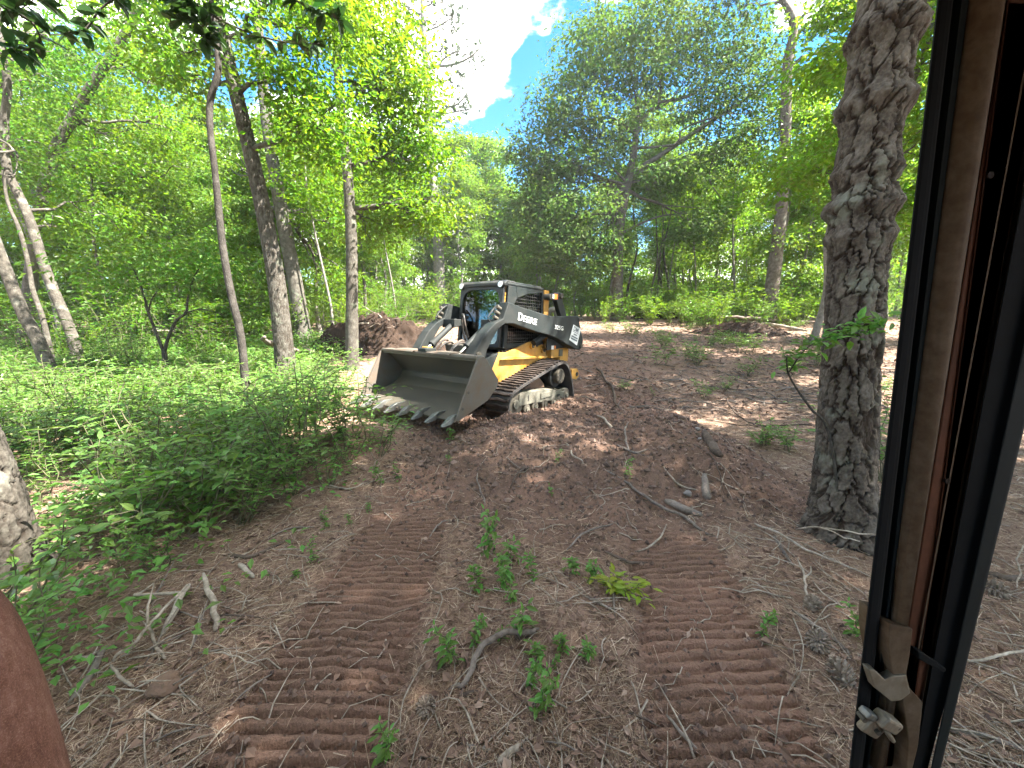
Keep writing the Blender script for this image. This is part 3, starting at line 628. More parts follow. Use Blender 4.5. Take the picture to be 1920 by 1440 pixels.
    MB().tube([(-.52, s * .88, .36), (-.62, s * .89, .31), (-.90, s * .89, .31), (-.95, s * .88, .30)], .012, 6).build('guide_bar', M['frame_mud'], trk)

# ------------------------------------------------------------------ foliage and trees
def unit(v): return v / (np.linalg.norm(v, axis=-1, keepdims=True) + 1e-9)
def leaf_geo(Cn, D, Nm, Ln, Wn, shape='kite'):
    """many leaves as arrays: each leaf one island, folded along its midrib"""
    D = unit(D); S = unit(np.cross(D, Nm)); Nm = np.cross(S, D); n = len(Cn); Ln = Ln[:, None]; Wn = Wn[:, None]
    if shape == 'kite':
        V = np.stack([Cn, Cn + D * Ln * .48 + S * Wn * .5 + Nm * Wn * .22, Cn + D * Ln - Nm * Ln * .10, Cn + D * Ln * .48 - S * Wn * .5 + Nm * Wn * .22], 1)
        b = np.arange(n)[:, None] * 4; F = np.concatenate([b + [0, 2, 1], b + [0, 3, 2]], 0)
        return V.reshape(-1, 3), [F]
    m1 = Cn + D * Ln * .33 + Nm * Ln * .03; m2 = Cn + D * Ln * .70; tip = Cn + D * Ln - Nm * Ln * .09
    V = np.stack([Cn, m1, m2, tip, m1 + S * Wn * .46 + Nm * Wn * .14, m2 + S * Wn * .36 + Nm * Wn * .12, m1 - S * Wn * .46 + Nm * Wn * .14, m2 - S * Wn * .36 + Nm * Wn * .12], 1)
    b = np.arange(n)[:, None] * 8
    T3 = np.concatenate([b + [0, 1, 4], b + [2, 3, 5], b + [0, 6, 1], b + [2, 7, 3]], 0); Q4 = np.concatenate([b + [1, 2, 5, 4], b + [1, 6, 7, 2]], 0)
    return V.reshape(-1, 3), [T3, Q4]
def blob_leaves(blobs, L0, r_, per=18, cs=0.32, flat=0.35, droop=0.35, shell=0.45):
    Cs, Ds, Ns = [], [], []
    for c, rad, n in blobs:
        k = max(1, int(n / per)); d = unit(r_.normal(size=(k, 3))); u = r_.random((k, 1)) ** shell
        P = np.asarray(c) + d * u * np.asarray(rad)
        off = r_.normal(size=(k, per, 3)) * np.array([cs, cs, cs * flat])
        tilt = r_.normal(size=(k, 1, 2)) * 0.35
        off[..., 2] += off[..., 0] * tilt[..., 0] + off[..., 1] * tilt[..., 1]
        Cs.append((P[:, None] + off).reshape(-1, 3))
        dd = unit(off * np.array([1, 1, .3])) + r_.normal(size=off.shape) * .55 + np.array([0, 0, -droop]); Ds.append(dd.reshape(-1, 3))
        Ns.append((np.array([0, 0, 1.0]) + r_.normal(size=off.shape) * .55).reshape(-1, 3))
    Cs, Ds, Ns = np.vstack(Cs), np.vstack(Ds), np.vstack(Ns); n = len(Cs)
    Ln = L0 * (0.6 + 0.8 * r_.random(n)); return Cs, Ds, Ns, Ln, Ln * (0.42 + 0.2 * r_.random(n))
def needle_tufts(blobs, r_, L0=0.16, per=16, sc=1.0):
    Cs, Ds, Ns = [], [], []
    for c, rad, n in blobs:
        k = max(1, int(n / per)); P = np.asarray(c) + unit(r_.normal(size=(k, 3))) * r_.random((k, 1)) ** .5 * np.asarray(rad)
        ax = unit(r_.normal(size=(k, 1, 3)) + np.array([0, 0, .6])); dd = unit(ax + r_.normal(size=(k, per, 3)) * .55)
        Cs.append(np.repeat(P, per, 0)); Ds.append(dd.reshape(-1, 3)); Ns.append(r_.normal(size=(k * per, 3)))
    Cs, Ds, Ns = np.vstack(Cs), np.vstack(Ds), np.vstack(Ns); n = len(Cs)
    return Cs, Ds, Ns, L0 * (.7 + .6 * r_.random(n)), np.full(n, L0 * 0.13 * sc)

def zc(P): return P[1] * math.cos(PITCH) - (P[2] - CAM_H) * math.sin(PITCH)
def join_tubes(parts):                              # [(P, rad, n, disp)] -> V, F
    Vs, Fs, o = [], [], 0
    for P, rad, n, disp in parts:
        V, F = tube_arrays(P, rad, n, disp); Vs.append(V); Fs.append(F + o); o += len(V)
    return np.vstack(Vs), np.vstack(Fs)
def crooked(a, b, r_, m=7, amp=0.12, sag=0.0):
    t_ = np.linspace(0, 1, m)[:, None]; P = a * (1 - t_) + b * t_; Ln = np.linalg.norm(b - a)
    P[1:-1] += r_.normal(size=(m - 2, 3)) * amp * Ln * .5; P[:, 2] += (np.sin(t_ * np.pi) * sag * Ln)[:, 0]
    return smooth_path(P, m * 2)
def bark_plates(u, s, R0, cw, ch, r_, crack=.19):
    """distance to plate border on an unrolled trunk; u angle fraction (0..1), s length along"""
    nu = max(5, int(round(2 * np.pi * R0 / cw))); U = u * nu; S_ = s / ch; iu = np.floor(U).astype(int); is_ = np.floor(S_).astype(int)
    jt = r_.random((nu, 4096, 2)); f1 = np.full(U.shape, 9.0); f2 = np.full(U.shape, 9.0); hid = np.zeros(U.shape)
    hr = r_.random((nu, 4096))
    for a_ in (-1, 0, 1):
        for b_ in (-1, 0, 1):
            cu, cs_ = iu + a_, is_ + b_; q = jt[cu % nu, cs_ % 4096]
            dx = U - cu - q[..., 0]; dy = S_ - cs_ - q[..., 1]; d = np.sqrt(dx * dx + dy * dy)
            nh = hr[cu % nu, cs_ % 4096]
            hid = np.where(d < f1, nh, hid); f2 = np.where(d < f1, f1, np.minimum(f2, d)); f1 = np.minimum(f1, d)
    return sstep(0.0, crack, f2 - f1), hid

def trunk_piece(P, rad, n, r_, plate=None, knots=()):
    """P dense path; returns arrays with bark relief built into the surface"""
    s = np.r_[0, np.cumsum(np.linalg.norm(np.diff(P, axis=0), axis=1))]; u = np.arange(n) / n
    S2, U2 = np.meshgrid(s, u, indexing='ij'); disp = np.zeros_like(S2)
    R0 = float(np.median(rad)); ang = U2 * 2 * np.pi
    nz = fbm(np.cos(ang) * R0 * 6 + 40, S2 * 3.0 + np.sin(ang) * R0 * 6, 1.0, 4, 13)
    disp += (nz - .5) * R0 * (.16 if not plate else .07)
    for ks, amp, w in knots:
        kn = fbm(np.cos(ang) * 5 + 9, np.sin(ang) * 5 + S2 * 16, 1.0, 4, ks, .65)
        disp += amp * np.exp(-((S2 - ks) / w) ** 2) * (0.4 + 1.3 * kn) 
    if plate and R0 > .1: disp += R0 * (.28 * np.exp(-S2 / (R0 * .9)) * (.35 + np.maximum(0, np.cos(ang * 5 + 1.0 + np.sin(ang * 2)))) )
    if plate:
        cw, ch, dep = plate; wu = U2 + .38 * cw / (2 * np.pi * R0) * (fbm(np.cos(ang) * R0 * 14, S2 * 11 + np.sin(ang) * R0 * 14, 1, 3, 3) - .5) * 2; wv = S2 + ch * .45 * (fbm(np.cos(ang) * R0 * 11 + 5, S2 * 7 + np.sin(ang) * R0 * 11, 1, 3, 8) - .5) * 2
        wu = wu + .30 * cw / (2 * np.pi * R0) * (fbm(np.cos(ang) * R0 * 60 + 2, S2 * 42 + np.sin(ang) * R0 * 60, 1, 3, 33) - .5) * 2; wv = wv + ch * .22 * (fbm(np.cos(ang) * R0 * 55 + 7, S2 * 38 + np.sin(ang) * R0 * 55, 1, 3, 37) - .5) * 2
        e, hid = bark_plates(wu % 1.0, wv, R0, cw, ch, r_)
        e2, hid2 = bark_plates(wu % 1.0, wv + 3.1, R0, cw * .45, ch * .4, r_, .35)
        disp += dep * (e * (0.80 + .25 * hid) - .6) + dep * .24 * (e2 * (.5 + .6 * hid2) - .5) + dep * .22 * (np.floor(fbm(np.cos(ang) * R0 * 16 + 3, S2 * 9 + np.sin(ang) * R0 * 16, 1, 3, 15) * 9) / 9 - .5) + dep * .5 * (fbm(np.cos(ang) * R0 * 45, S2 * 26 + np.sin(ang) * R0 * 45, 1, 4, 5, .6) - .5)
    V, F = tube_arrays(P, rad, n, disp)
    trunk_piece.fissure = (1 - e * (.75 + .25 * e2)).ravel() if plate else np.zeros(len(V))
    return V, F

def build_tree(name, label, cat, group, path, rad, bark, leafmat, leaves, limbs=(), n=14, m=40, plate=None, knots=(), seed=1, shape='kite', trunk_n=None, needles=False):
    """path, limbs in world space; leaves = blob list in world space"""
    r_ = np.random.default_rng(seed); base = np.asarray(path[0], float)
    root = empty(name, base); tag(root, label, cat, group)
    P = smooth_path(path, m); q = np.interp(np.linspace(0, 1, m), np.linspace(0, 1, len(rad)), rad)
    tot = np.linalg.norm(np.diff(P, axis=0), axis=1).sum(); s = np.linspace(0, tot, m)
    q = q * (1 + .25 * np.exp(-s / (q[0] * 1.6)))    # root flare
    V, F = trunk_piece(P - base, q, n, r_, plate, knots); fis = trunk_piece.fissure
    Vs, Fs = [V], [F]; o = len(V)
    for lp, lr, ln in limbs:
        lr = np.asarray(lr, float); lq = np.interp(np.linspace(0, 1, len(lp)), np.linspace(0, 1, len(lr)), lr)
        V, F = tube_arrays(np.asarray(lp) - base, lq, ln); Vs.append(V); Fs.append(F + o); o += len(V)
    me = fastmesh('trunk', np.vstack(Vs), np.vstack(Fs), bark, True); link('trunk', me, root)
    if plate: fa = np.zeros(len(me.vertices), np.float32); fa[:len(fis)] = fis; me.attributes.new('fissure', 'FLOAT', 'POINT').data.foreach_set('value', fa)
    if leaves:
        lv = needle_tufts(*leaves) if needles else blob_leaves(*leaves)
        V, F = leaf_geo(*lv, shape); link('crown', fastmesh('crown', V - base, F, leafmat), root)
    return root
def px_path(pts, Y0, lean=0.0):
    """photo polyline at depth Y0"""
    out_ = []
    for k, (u, v) in enumerate(pts): out_.append(at(u, v, Y0 + lean * k))
    return np.array(out_)
def wide(p_): return math.sqrt(1 + (p_[0] / zc(p_)) ** 2)      # a round stem looks wider towards the edge of a wide lens
def px_rad(P, w): return [float(a_ * .5 * zc(p_) / FPX / wide(p_)) for p_, a_ in zip(P, w)]
def blob_px(L_, Y0, depth=1.0, nper=None):
    o = []
    for b in L_:
        u, v, ru, rv, n_ = b[:5]; dy = b[5] if len(b) > 5 else 0.0
        c = at(u, v, Y0 + dy); k = zc(c) / FPX; o.append((c, (ru * k, max(ru, rv) * k * depth, rv * k), n_))
    return o
def limbs_to(P, rad, blobs, r_, sub=4, start=(.35, .8), n=6, k0=.45):
    """branches from the trunk into every foliage clump, with twigs"""
    o = []; m = len(P)
    for c, rd, _ in blobs:
        c = np.asarray(c); z = P[:, 2]; zt = min(c[2] - .25 * np.linalg.norm(c[:2] - P[m // 2, :2]), z.max() - .1)
        i0 = int(np.clip(np.argmin(abs(z - zt)), int(m * start[0]), m - 2)); r0 = max(.008, rad[min(i0, len(rad) - 1)] * k0)
        pp = crooked(P[i0], c, r_, 6, .12, .06); o.append((pp, [r0, r0 * .6, max(.006, r0 * .2)], n))
        for _k in range(sub):
            j_ = r_.integers(4, len(pp) - 1); e = c + unit(r_.normal(size=3)) * np.asarray(rd) * .95
            o.append((crooked(pp[j_], e, r_, 5, .14, .03), [max(.006, r0 * .38), .004], 5))
    return o
def dense(P, m): return smooth_path(P, m)

def pixel_tree(name, label, group, base, pts, w, bark, leafmat, L0, blobs, seed, limbs_px=(), n=14, m=48, plate=None, knots=(), needles=False, per=30, cs=.27, sub=4, lean=0.0, depth=1.0, Y=None, start=(.35, .8), flat=.35, cat='tree'):
    r_ = np.random.default_rng(seed); g0 = gp(*base); Y0 = g0[1] if Y is None else Y
    P0 = px_path([base] + list(pts), Y0, lean); P0[0] = at(base[0], base[1], Y0); P0[0][2] = hz(P0[0][0], P0[0][1]) - .04
    rad = px_rad(P0, w if len(w) == len(P0) else np.interp(np.linspace(0, 1, len(P0)), np.linspace(0, 1, len(w)), w))
    bl = blob_px(blobs, Y0, depth); Pd = smooth_path(P0, m); rd = np.interp(np.linspace(0, 1, m), np.linspace(0, 1, len(rad)), rad)
    lb = limbs_to(Pd, rd, bl, r_, sub, start) if bl and sub >= 0 else []
    for pth, lw in limbs_px:
        LP_ = px_path([q[:2] for q in pth], Y0)
        for k, q in enumerate(pth):
            if len(q) > 2: LP_[k] = at(q[0], q[1], Y0 + q[2])
        lb.append((smooth_path(LP_, 24), px_rad(LP_[[0, -1]], lw), 8))
    lv = None
    if bl: lv = (bl, r_) if needles else (bl, L0, r_, per, cs, flat)
    if needles and bl: lv = (bl, r_, L0)
    return build_tree(name, label, cat, group, P0, rad, bark, leafmat, lv, lb, n, m, plate, knots, seed, 'kite', None, needles)

# big pine beside the cab door: deep plated bark, knotted bulges
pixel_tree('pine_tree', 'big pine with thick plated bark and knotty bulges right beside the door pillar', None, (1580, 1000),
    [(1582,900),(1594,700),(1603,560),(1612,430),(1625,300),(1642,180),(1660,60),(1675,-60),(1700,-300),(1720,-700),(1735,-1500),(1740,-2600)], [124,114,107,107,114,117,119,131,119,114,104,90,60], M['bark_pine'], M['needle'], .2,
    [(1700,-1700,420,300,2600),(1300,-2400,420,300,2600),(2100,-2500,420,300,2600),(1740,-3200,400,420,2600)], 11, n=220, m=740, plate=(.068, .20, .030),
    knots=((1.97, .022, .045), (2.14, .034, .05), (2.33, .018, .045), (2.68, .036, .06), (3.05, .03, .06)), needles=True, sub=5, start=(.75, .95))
# tree at the left edge of the picture
pixel_tree('oak_tree', 'thick grey oak trunk leaning out at the left edge behind the rusty rail', None, (-26, 1085),
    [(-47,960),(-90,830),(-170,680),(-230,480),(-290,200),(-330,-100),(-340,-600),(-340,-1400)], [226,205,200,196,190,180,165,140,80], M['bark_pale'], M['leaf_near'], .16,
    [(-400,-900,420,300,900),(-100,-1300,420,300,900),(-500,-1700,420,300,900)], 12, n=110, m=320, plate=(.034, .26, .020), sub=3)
tl = bpy.data.objects[-1] if False else [o for o in C.objects if o.name.startswith('oak_tree') and o.type == 'EMPTY'][-1]
# its boughs hang into the top of the picture with large dark leaves
r_ = np.random.default_rng(77); base_ = np.array(tl.location)
lp = []; Cs, Ds, Ns = [], [], []
TW = [[(-300,-150,0),(-60,-40,1.0),(60,40,1.3),(150,60,1.5),(190,15,1.6),(240,-20,1.7)], [(-300,-200,0),(40,-110,1.2),(240,-80,1.6),(330,-20,1.8),(400,30,1.9),(470,62,2.0),(540,80,2.0),(600,82,2.05)],
      [(240,-80,1.6),(340,-110,1.7),(450,-60,1.8),(520,-15,1.8),(600,20,1.9),(640,40,2.0)], [(60,40,1.3),(75,75,1.3),(45,95,1.2),(20,90,1.2)], [(-60,-40,1.0),(0,10,1.1),(30,20,1.2),(70,-5,1.2)], [(330,-20,1.8),(345,10,1.8),(335,40,1.8)], [(400,30,1.9),(395,60,1.9),(380,75,1.9)]]
for tw in TW:
    Pw = smooth_path(np.array([at(u, v, 2.06 + d) for u, v, d in tw]), 30); lp.append((Pw, np.linspace(.018, .004, 30) if len(tw) > 5 else np.linspace(.007, .003, 30), 6, None))
    for k in range(8, 30, 4 if len(tw) < 6 else 2):
        whorl = 7 if k >= 27 else (3 if r_.random() < .6 else 6)
        for q in range(whorl):
            if at(0, 0, 1) is None or (Pw[k][2] < 0): continue
            Cs.append(Pw[k]); Ds.append(unit(r_.normal(size=3) * np.array([1, .8, .55]) + np.array([.2, 0, -.30]))); Ns.append(np.array([0, -.25, 1]) + r_.normal(size=3) * .45)
V, F = join_tubes(lp); link('branch', fastmesh('branch', V - base_, F, M['bark_dark'], True), tl)
Cs, Ds, Ns = np.array(Cs), np.array(Ds), np.array(Ns); Ln = .12 + .07 * r_.random(len(Cs))
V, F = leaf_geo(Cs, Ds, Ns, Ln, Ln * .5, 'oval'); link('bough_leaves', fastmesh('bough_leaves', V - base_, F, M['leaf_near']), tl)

# pale spotted trunks at the left
pixel_tree('spotted_tree', 'pale spotted trunk leaning left, the nearer of two at far left', 'pale trunks at the left', (108, 728), [(72,640),(45,590),(20,530),(-10,450),(-40,370),(-60,250),(-80,50)], [34,31,30,29,27,25,23,20], M['bark_pale'], M['leaf_mid'], .10,
    [(60,150,110,60,1500,2.2),(-60,60,120,80,900,2.2),(150,60,110,60,1500,2.2),(40,300,80,45,900,2.2)], 13, n=18, sub=4)
pixel_tree('spotted_tree', 'pale blotched trunk leaning left behind the nearer one at far left', 'pale trunks at the left', (153, 700), [(132,620),(103,550),(80,490),(55,410),(30,355),(12,310),(8,230),(14,160),(0,60),(-10,-60)], [27,25,24,23,23,22,21,20,19,16,14], M['bark_pale'], M['leaf_bright'], .11,
    [(130,300,100,50,1400,2.2),(180,400,100,50,1400,2.0),(100,420,60,36,700,2.0),(60,200,80,60,900,2.5)], 14, n=18, sub=4)
pixel_tree('slender_tree', 'slender crooked trunk standing between the two pale spotted trunks', None, (104, 705), [(90,640),(78,590),(62,545),(52,490),(36,430),(15,380),(5,320)], [16,14,13,12,11,10,9,7], M['bark_pale'], M['leaf_mid'], .10, [(60,330,70,40,700,1.5),(10,260,70,50,500,1.5)], 15, n=10, sub=3)
pixel_tree('leaning_tree', 'dark leaning trunk slanting up right through the leaves at upper left', None, (40, 660), [(58,520),(75,390),(100,290),(140,215),(185,140),(235,65),(275,-20),(310,-120)], [34,30,27,26,24,22,20,18,14], M['bark_pale'], M['leaf_bright'], .12,
    [(200,250,110,60,1600,1.6),(280,330,110,50,1500,1.6),(130,130,90,50,1200,1.8),(300,160,100,70,1400,1.5),(230,50,110,50,1300,1.8),(340,250,60,60,700,1.2)], 16, n=14, Y=11.5, sub=5)
# thin dark tree
pixel_tree('thin_tree', 'thin dark crooked trunk in front of the leaning oak', None, (463, 770), [(453,640),(432,545),(416,450),(404,330),(394,240),(395,185),(409,135),(406,85),(398,20),(390,-80)], [17,16,16,15,14,14,14,13,12,10,8], M['bark_dark'], M['leaf_mid'], .10,
    [(400,-60,90,50,500),(330,90,60,40,450)], 17, n=12, sub=3, plate=None)
# leaning oak and its neighbours
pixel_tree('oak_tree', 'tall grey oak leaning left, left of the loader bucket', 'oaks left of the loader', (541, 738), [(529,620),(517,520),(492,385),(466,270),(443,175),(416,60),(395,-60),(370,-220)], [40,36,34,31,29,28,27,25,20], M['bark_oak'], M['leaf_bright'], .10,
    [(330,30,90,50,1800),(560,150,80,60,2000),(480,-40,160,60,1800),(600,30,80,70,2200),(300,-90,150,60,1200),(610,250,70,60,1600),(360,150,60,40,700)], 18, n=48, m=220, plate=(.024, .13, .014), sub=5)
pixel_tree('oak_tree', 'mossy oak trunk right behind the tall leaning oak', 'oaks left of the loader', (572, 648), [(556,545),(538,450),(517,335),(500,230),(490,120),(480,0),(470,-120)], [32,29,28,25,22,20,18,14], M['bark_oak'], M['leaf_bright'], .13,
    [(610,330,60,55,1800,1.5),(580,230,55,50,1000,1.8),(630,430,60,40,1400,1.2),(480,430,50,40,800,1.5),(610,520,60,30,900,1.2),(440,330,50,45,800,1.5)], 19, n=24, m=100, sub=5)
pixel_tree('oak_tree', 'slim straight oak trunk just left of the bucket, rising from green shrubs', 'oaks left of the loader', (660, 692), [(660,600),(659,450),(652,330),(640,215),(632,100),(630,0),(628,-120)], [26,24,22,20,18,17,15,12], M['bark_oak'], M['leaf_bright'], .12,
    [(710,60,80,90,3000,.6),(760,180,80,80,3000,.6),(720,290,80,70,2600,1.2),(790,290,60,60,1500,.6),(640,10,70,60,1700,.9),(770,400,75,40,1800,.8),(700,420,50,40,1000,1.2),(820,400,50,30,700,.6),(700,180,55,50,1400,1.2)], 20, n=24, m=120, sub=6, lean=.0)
# forked sapling
pixel_tree('forked_sapling', 'small forked sapling with thin bare limbs among the left shrubs', None, (312, 730), [(311,690),(308,660)], [13,12,11], M['bark_dark'], M['leaf_mid'], .09,
    [(310,480,120,50,1700),(220,520,80,45,900),(400,500,70,45,900)], 21, [([(308,662),(295,630),(278,585),(270,555),(255,515),(240,490)], [8, 3]), ([(308,662),(315,635),(330,602),(349,586),(352,560),(362,525),(375,500)], [8, 3]), ([(278,585),(285,560),(300,540)], [4, 2]), ([(349,586),(380,580),(420,590)], [3, 1.5])], n=10, sub=-1)
# big oak beyond the loader
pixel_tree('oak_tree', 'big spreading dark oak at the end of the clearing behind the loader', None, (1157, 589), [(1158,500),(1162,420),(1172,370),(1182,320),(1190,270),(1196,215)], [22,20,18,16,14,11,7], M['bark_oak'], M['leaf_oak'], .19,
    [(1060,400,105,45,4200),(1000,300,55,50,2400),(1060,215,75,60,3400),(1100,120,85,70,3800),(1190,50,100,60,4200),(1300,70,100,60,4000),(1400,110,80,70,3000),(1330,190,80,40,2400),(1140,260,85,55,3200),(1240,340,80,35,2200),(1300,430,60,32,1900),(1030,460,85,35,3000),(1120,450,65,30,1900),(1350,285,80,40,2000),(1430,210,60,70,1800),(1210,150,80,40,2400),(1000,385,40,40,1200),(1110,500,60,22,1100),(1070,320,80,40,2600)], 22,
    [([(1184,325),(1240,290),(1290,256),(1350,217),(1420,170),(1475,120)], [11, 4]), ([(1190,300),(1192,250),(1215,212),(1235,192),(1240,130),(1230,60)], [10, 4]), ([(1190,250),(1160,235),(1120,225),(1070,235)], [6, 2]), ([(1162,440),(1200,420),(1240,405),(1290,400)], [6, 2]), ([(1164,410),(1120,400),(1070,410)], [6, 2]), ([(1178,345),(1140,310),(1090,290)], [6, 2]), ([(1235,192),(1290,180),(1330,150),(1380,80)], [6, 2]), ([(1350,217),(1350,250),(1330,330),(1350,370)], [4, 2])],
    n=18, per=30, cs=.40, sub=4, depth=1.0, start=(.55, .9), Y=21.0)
# tall pines
pixel_tree('pine_tree', 'tall straight pine with a grey trunk right of the clearing, left of the big pine', None, (1440, 590), [(1455,480),(1467,370),(1473,250),(1476,130),(1488,50),(1470,5),(1450,-20),(1430,-80)], [29,27,24,22,21,17,12,10,7], M['bark_pine'], M['needle'], .24,
    [(1380,-20,60,40,1200),(1540,40,50,30,900),(1440,-90,90,50,1500)], 23, [([(1485,125),(1510,105),(1560,95)], [9, 4]), ([(1480,60),(1505,30),(1530,20)], [6, 3])], n=16, plate=None, needles=True, sub=4, Y=19.0)
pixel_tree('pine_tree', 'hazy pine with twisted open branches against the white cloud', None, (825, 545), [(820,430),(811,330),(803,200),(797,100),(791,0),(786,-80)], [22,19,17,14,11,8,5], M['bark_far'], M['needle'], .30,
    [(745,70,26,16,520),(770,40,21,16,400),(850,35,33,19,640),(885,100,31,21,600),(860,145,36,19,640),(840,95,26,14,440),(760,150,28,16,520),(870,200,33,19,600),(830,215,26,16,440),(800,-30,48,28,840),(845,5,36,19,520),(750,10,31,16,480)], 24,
    [([(797,140),(770,128),(752,92),(742,60)], [6, 2]), ([(798,125),(845,122),(880,108),(900,90)], [6, 2]), ([(801,185),(845,200),(872,180),(880,150)], [5, 2]), ([(793,60),(820,50),(850,32)], [4, 2]), ([(805,215),(840,212),(880,205)], [4, 2]), ([(799,150),(770,160),(745,150)], [4, 2]), ([(803,190),(820,160),(850,145)], [4, 2])], n=10, needles=True, sub=2, Y=30.0)

# ---- trees of the wood: a few grown once, copied with their parts
def generic_tree(name, leafmat, bark, H_, r0, seed, crown_from, spread, nleaf, L0, cs=.4, slim=False):
    r_ = np.random.default_rng(seed); k = 7; z = np.linspace(0, H_, k)
    P0 = np.stack([np.cumsum(r_.normal(size=k) * H_ * .016), np.cumsum(r_.normal(size=k) * H_ * .016), z], 1); P0 -= P0[0]
    rad = np.linspace(r0, r0 * .18, k); nb = 13; bl = []
    for i_ in range(nb):
        f = crown_from + (1 - crown_from) * (i_ + r_.random()) / nb; zz_ = H_ * f; c0 = np.array([np.interp(zz_, z, P0[:, 0]), np.interp(zz_, z, P0[:, 1]), zz_])
        sp_ = spread * (1.05 - .75 * abs(f - (crown_from + .35 * (1 - crown_from))) / (1 - crown_from)); a_ = i_ * 2.4 + r_.random()
        rr = sp_ * (.35 + .5 * r_.random()); c = c0 + np.array([math.cos(a_) * rr, math.sin(a_) * rr, .2 * sp_])
        bl.append((c, (sp_ * .55, sp_ * .55, sp_ * .30), nleaf // nb))
    Pd = smooth_path(P0, 30); rd = np.interp(np.linspace(0, 1, 30), np.linspace(0, 1, k), rad)
    root = build_tree(name, None, None, None, P0, rad, bark, leafmat, (bl, L0, r_, 36, cs * .8, .28), limbs_to(Pd, rd, bl, r_, 3, (.2, .9), 5), 10, 30, seed=seed)
    return root
def copy_tree(o, parent=None):
    c = o.copy(); C.objects.link(c); c.parent = parent
    for ch in list(o.children): copy_tree(ch, c)
    return c
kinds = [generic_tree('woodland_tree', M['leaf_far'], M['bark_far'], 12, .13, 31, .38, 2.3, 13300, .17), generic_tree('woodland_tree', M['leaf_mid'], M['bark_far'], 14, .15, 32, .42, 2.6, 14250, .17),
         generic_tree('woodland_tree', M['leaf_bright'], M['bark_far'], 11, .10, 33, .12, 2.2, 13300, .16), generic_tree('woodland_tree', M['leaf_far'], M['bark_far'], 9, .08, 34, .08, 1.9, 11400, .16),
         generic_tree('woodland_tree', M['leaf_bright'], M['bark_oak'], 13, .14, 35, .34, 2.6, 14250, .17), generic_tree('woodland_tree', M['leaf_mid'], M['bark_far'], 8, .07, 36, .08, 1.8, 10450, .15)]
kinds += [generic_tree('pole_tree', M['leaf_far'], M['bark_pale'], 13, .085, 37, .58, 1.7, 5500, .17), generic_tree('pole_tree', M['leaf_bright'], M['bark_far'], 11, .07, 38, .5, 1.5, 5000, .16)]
used = [0] * len(kinds)
def put_tree(k, x, y, s, rz, label, group, name=None):
    o = kinds[k] if not used[k] else copy_tree(kinds[k]); used[k] = 1
    o.location = (x, y, hz(x, y) - .05); o.rotation_euler = (0, 0, rz); o.scale = (s, s, s); tag(o, label, 'tree', group); return o
HT = [12, 14, 11, 9, 13, 8, 13, 11]
rt = np.random.default_rng(51)
placed = []
KEEP = [(470, 590, 13.6), (0, 170, 9.4), (640, 680, 9.6), (785, 835, 29), (1120, 1230, 21), (1425, 1490, 18.8)]
def keep_clear(x, y, pad=0):
    u = 960 + FPX * x / max(y, .5); return any(a_ - pad < u < b_ + pad and y < Y_ for a_, b_, Y_ in KEEP)
def try_wood(nn, xr, yr, ks, smin, smax, label, group, mind=1.5, ok=None):
    c = 0; tries = 0
    while c < nn and tries < nn * 60:
        tries += 1; y = rt.uniform(*yr); x = rt.uniform(xr[0], xr[1])
        if any((x - a_) ** 2 + (y - b_) ** 2 < mind ** 2 for a_, b_ in placed): continue
        if ok and not ok(x, y): continue
        if keep_clear(x, y, 30): continue
        u = 960 + FPX * x / y
        if u < -260 or u > 2150: continue
        k = int(rt.choice(ks)); s = rt.uniform(smin, smax)
        if 835 < u < 1090:                           # keep the strip of open sky over the clearing
            k = int(rt.choice([3, 5, 0])); s = min(s, (1.4 + y * (.40 if u > 925 else .44)) / HT[k])
            if s < .55: continue
        placed.append((x, y)); put_tree(k, x, y, s, rt.uniform(0, 6.28), label, group); c += 1
clear = lambda x, y: not (-2.5 < x < 9.0 and y < 23) and not (x > 9 and y < 17) and not (x < -2 and y < 12.5)
try_wood(34, (-26, -5), (13, 24), [0, 2, 3, 4, 5, 6, 7, 7], .6, 1.0, 'slim leafy tree in the sunlit wood behind the left shrubs', 'wood left of the clearing', 1.7, clear)
try_wood(28, (-36, -2), (24, 42), [0, 1, 2, 4], .7, 1.0, 'distant slender tree deep in the wood left of the loader', 'far wood at the left', 1.7, clear)
try_wood(8, (-2, 13), (27, 42), [0, 1, 0, 3], .8, 1.2, 'distant slender tree at the end of the clearing behind the big dark oak', 'far wood beyond the clearing', 1.5, clear)
try_wood(19, (8, 32), (19, 42), [0, 1, 2, 4, 3], .8, 1.25, 'slim tree in the green wood right of the clearing', 'wood right of the clearing', 1.7, clear)
try_wood(13, (1.5, 13), (23.5, 34), [6, 7], .7, 1.0, 'bare stemmed pole tree standing behind the big dark oak', 'pole trees beyond the clearing', 1.1, clear)
try_wood(14, (9, 24), (18, 32), [6, 7], .8, 1.1, 'bare stemmed pole tree in the wood right of the clearing', 'pole trees right of the clearing', 1.3, clear)
for k, u, y, s in ((0, 760, 31.5, 1.1), (3, 800, 32, 1.3), (0, 850, 33, 1.15), (1, 882, 35, 1.05), (0, 912, 36, 1.2), (3, 935, 33, 1.35), (2, 720, 27, 1.0), (5, 965, 33, 1.25), (3, 1000, 35, 1.2), (2, 690, 30, 1.1), (2, 1270, 34, 1.15), (0, 1340, 36, 1.2), (4, 1220, 38, 1.1), (2, 1400, 33, 1.1), (0, 1120, 38, 1.0), (2, 1500, 30, 1.1)):
    put_tree(k, (u - 960) / FPX * y * .99, y, s, u * .7, 'x', 'far wood across the back')
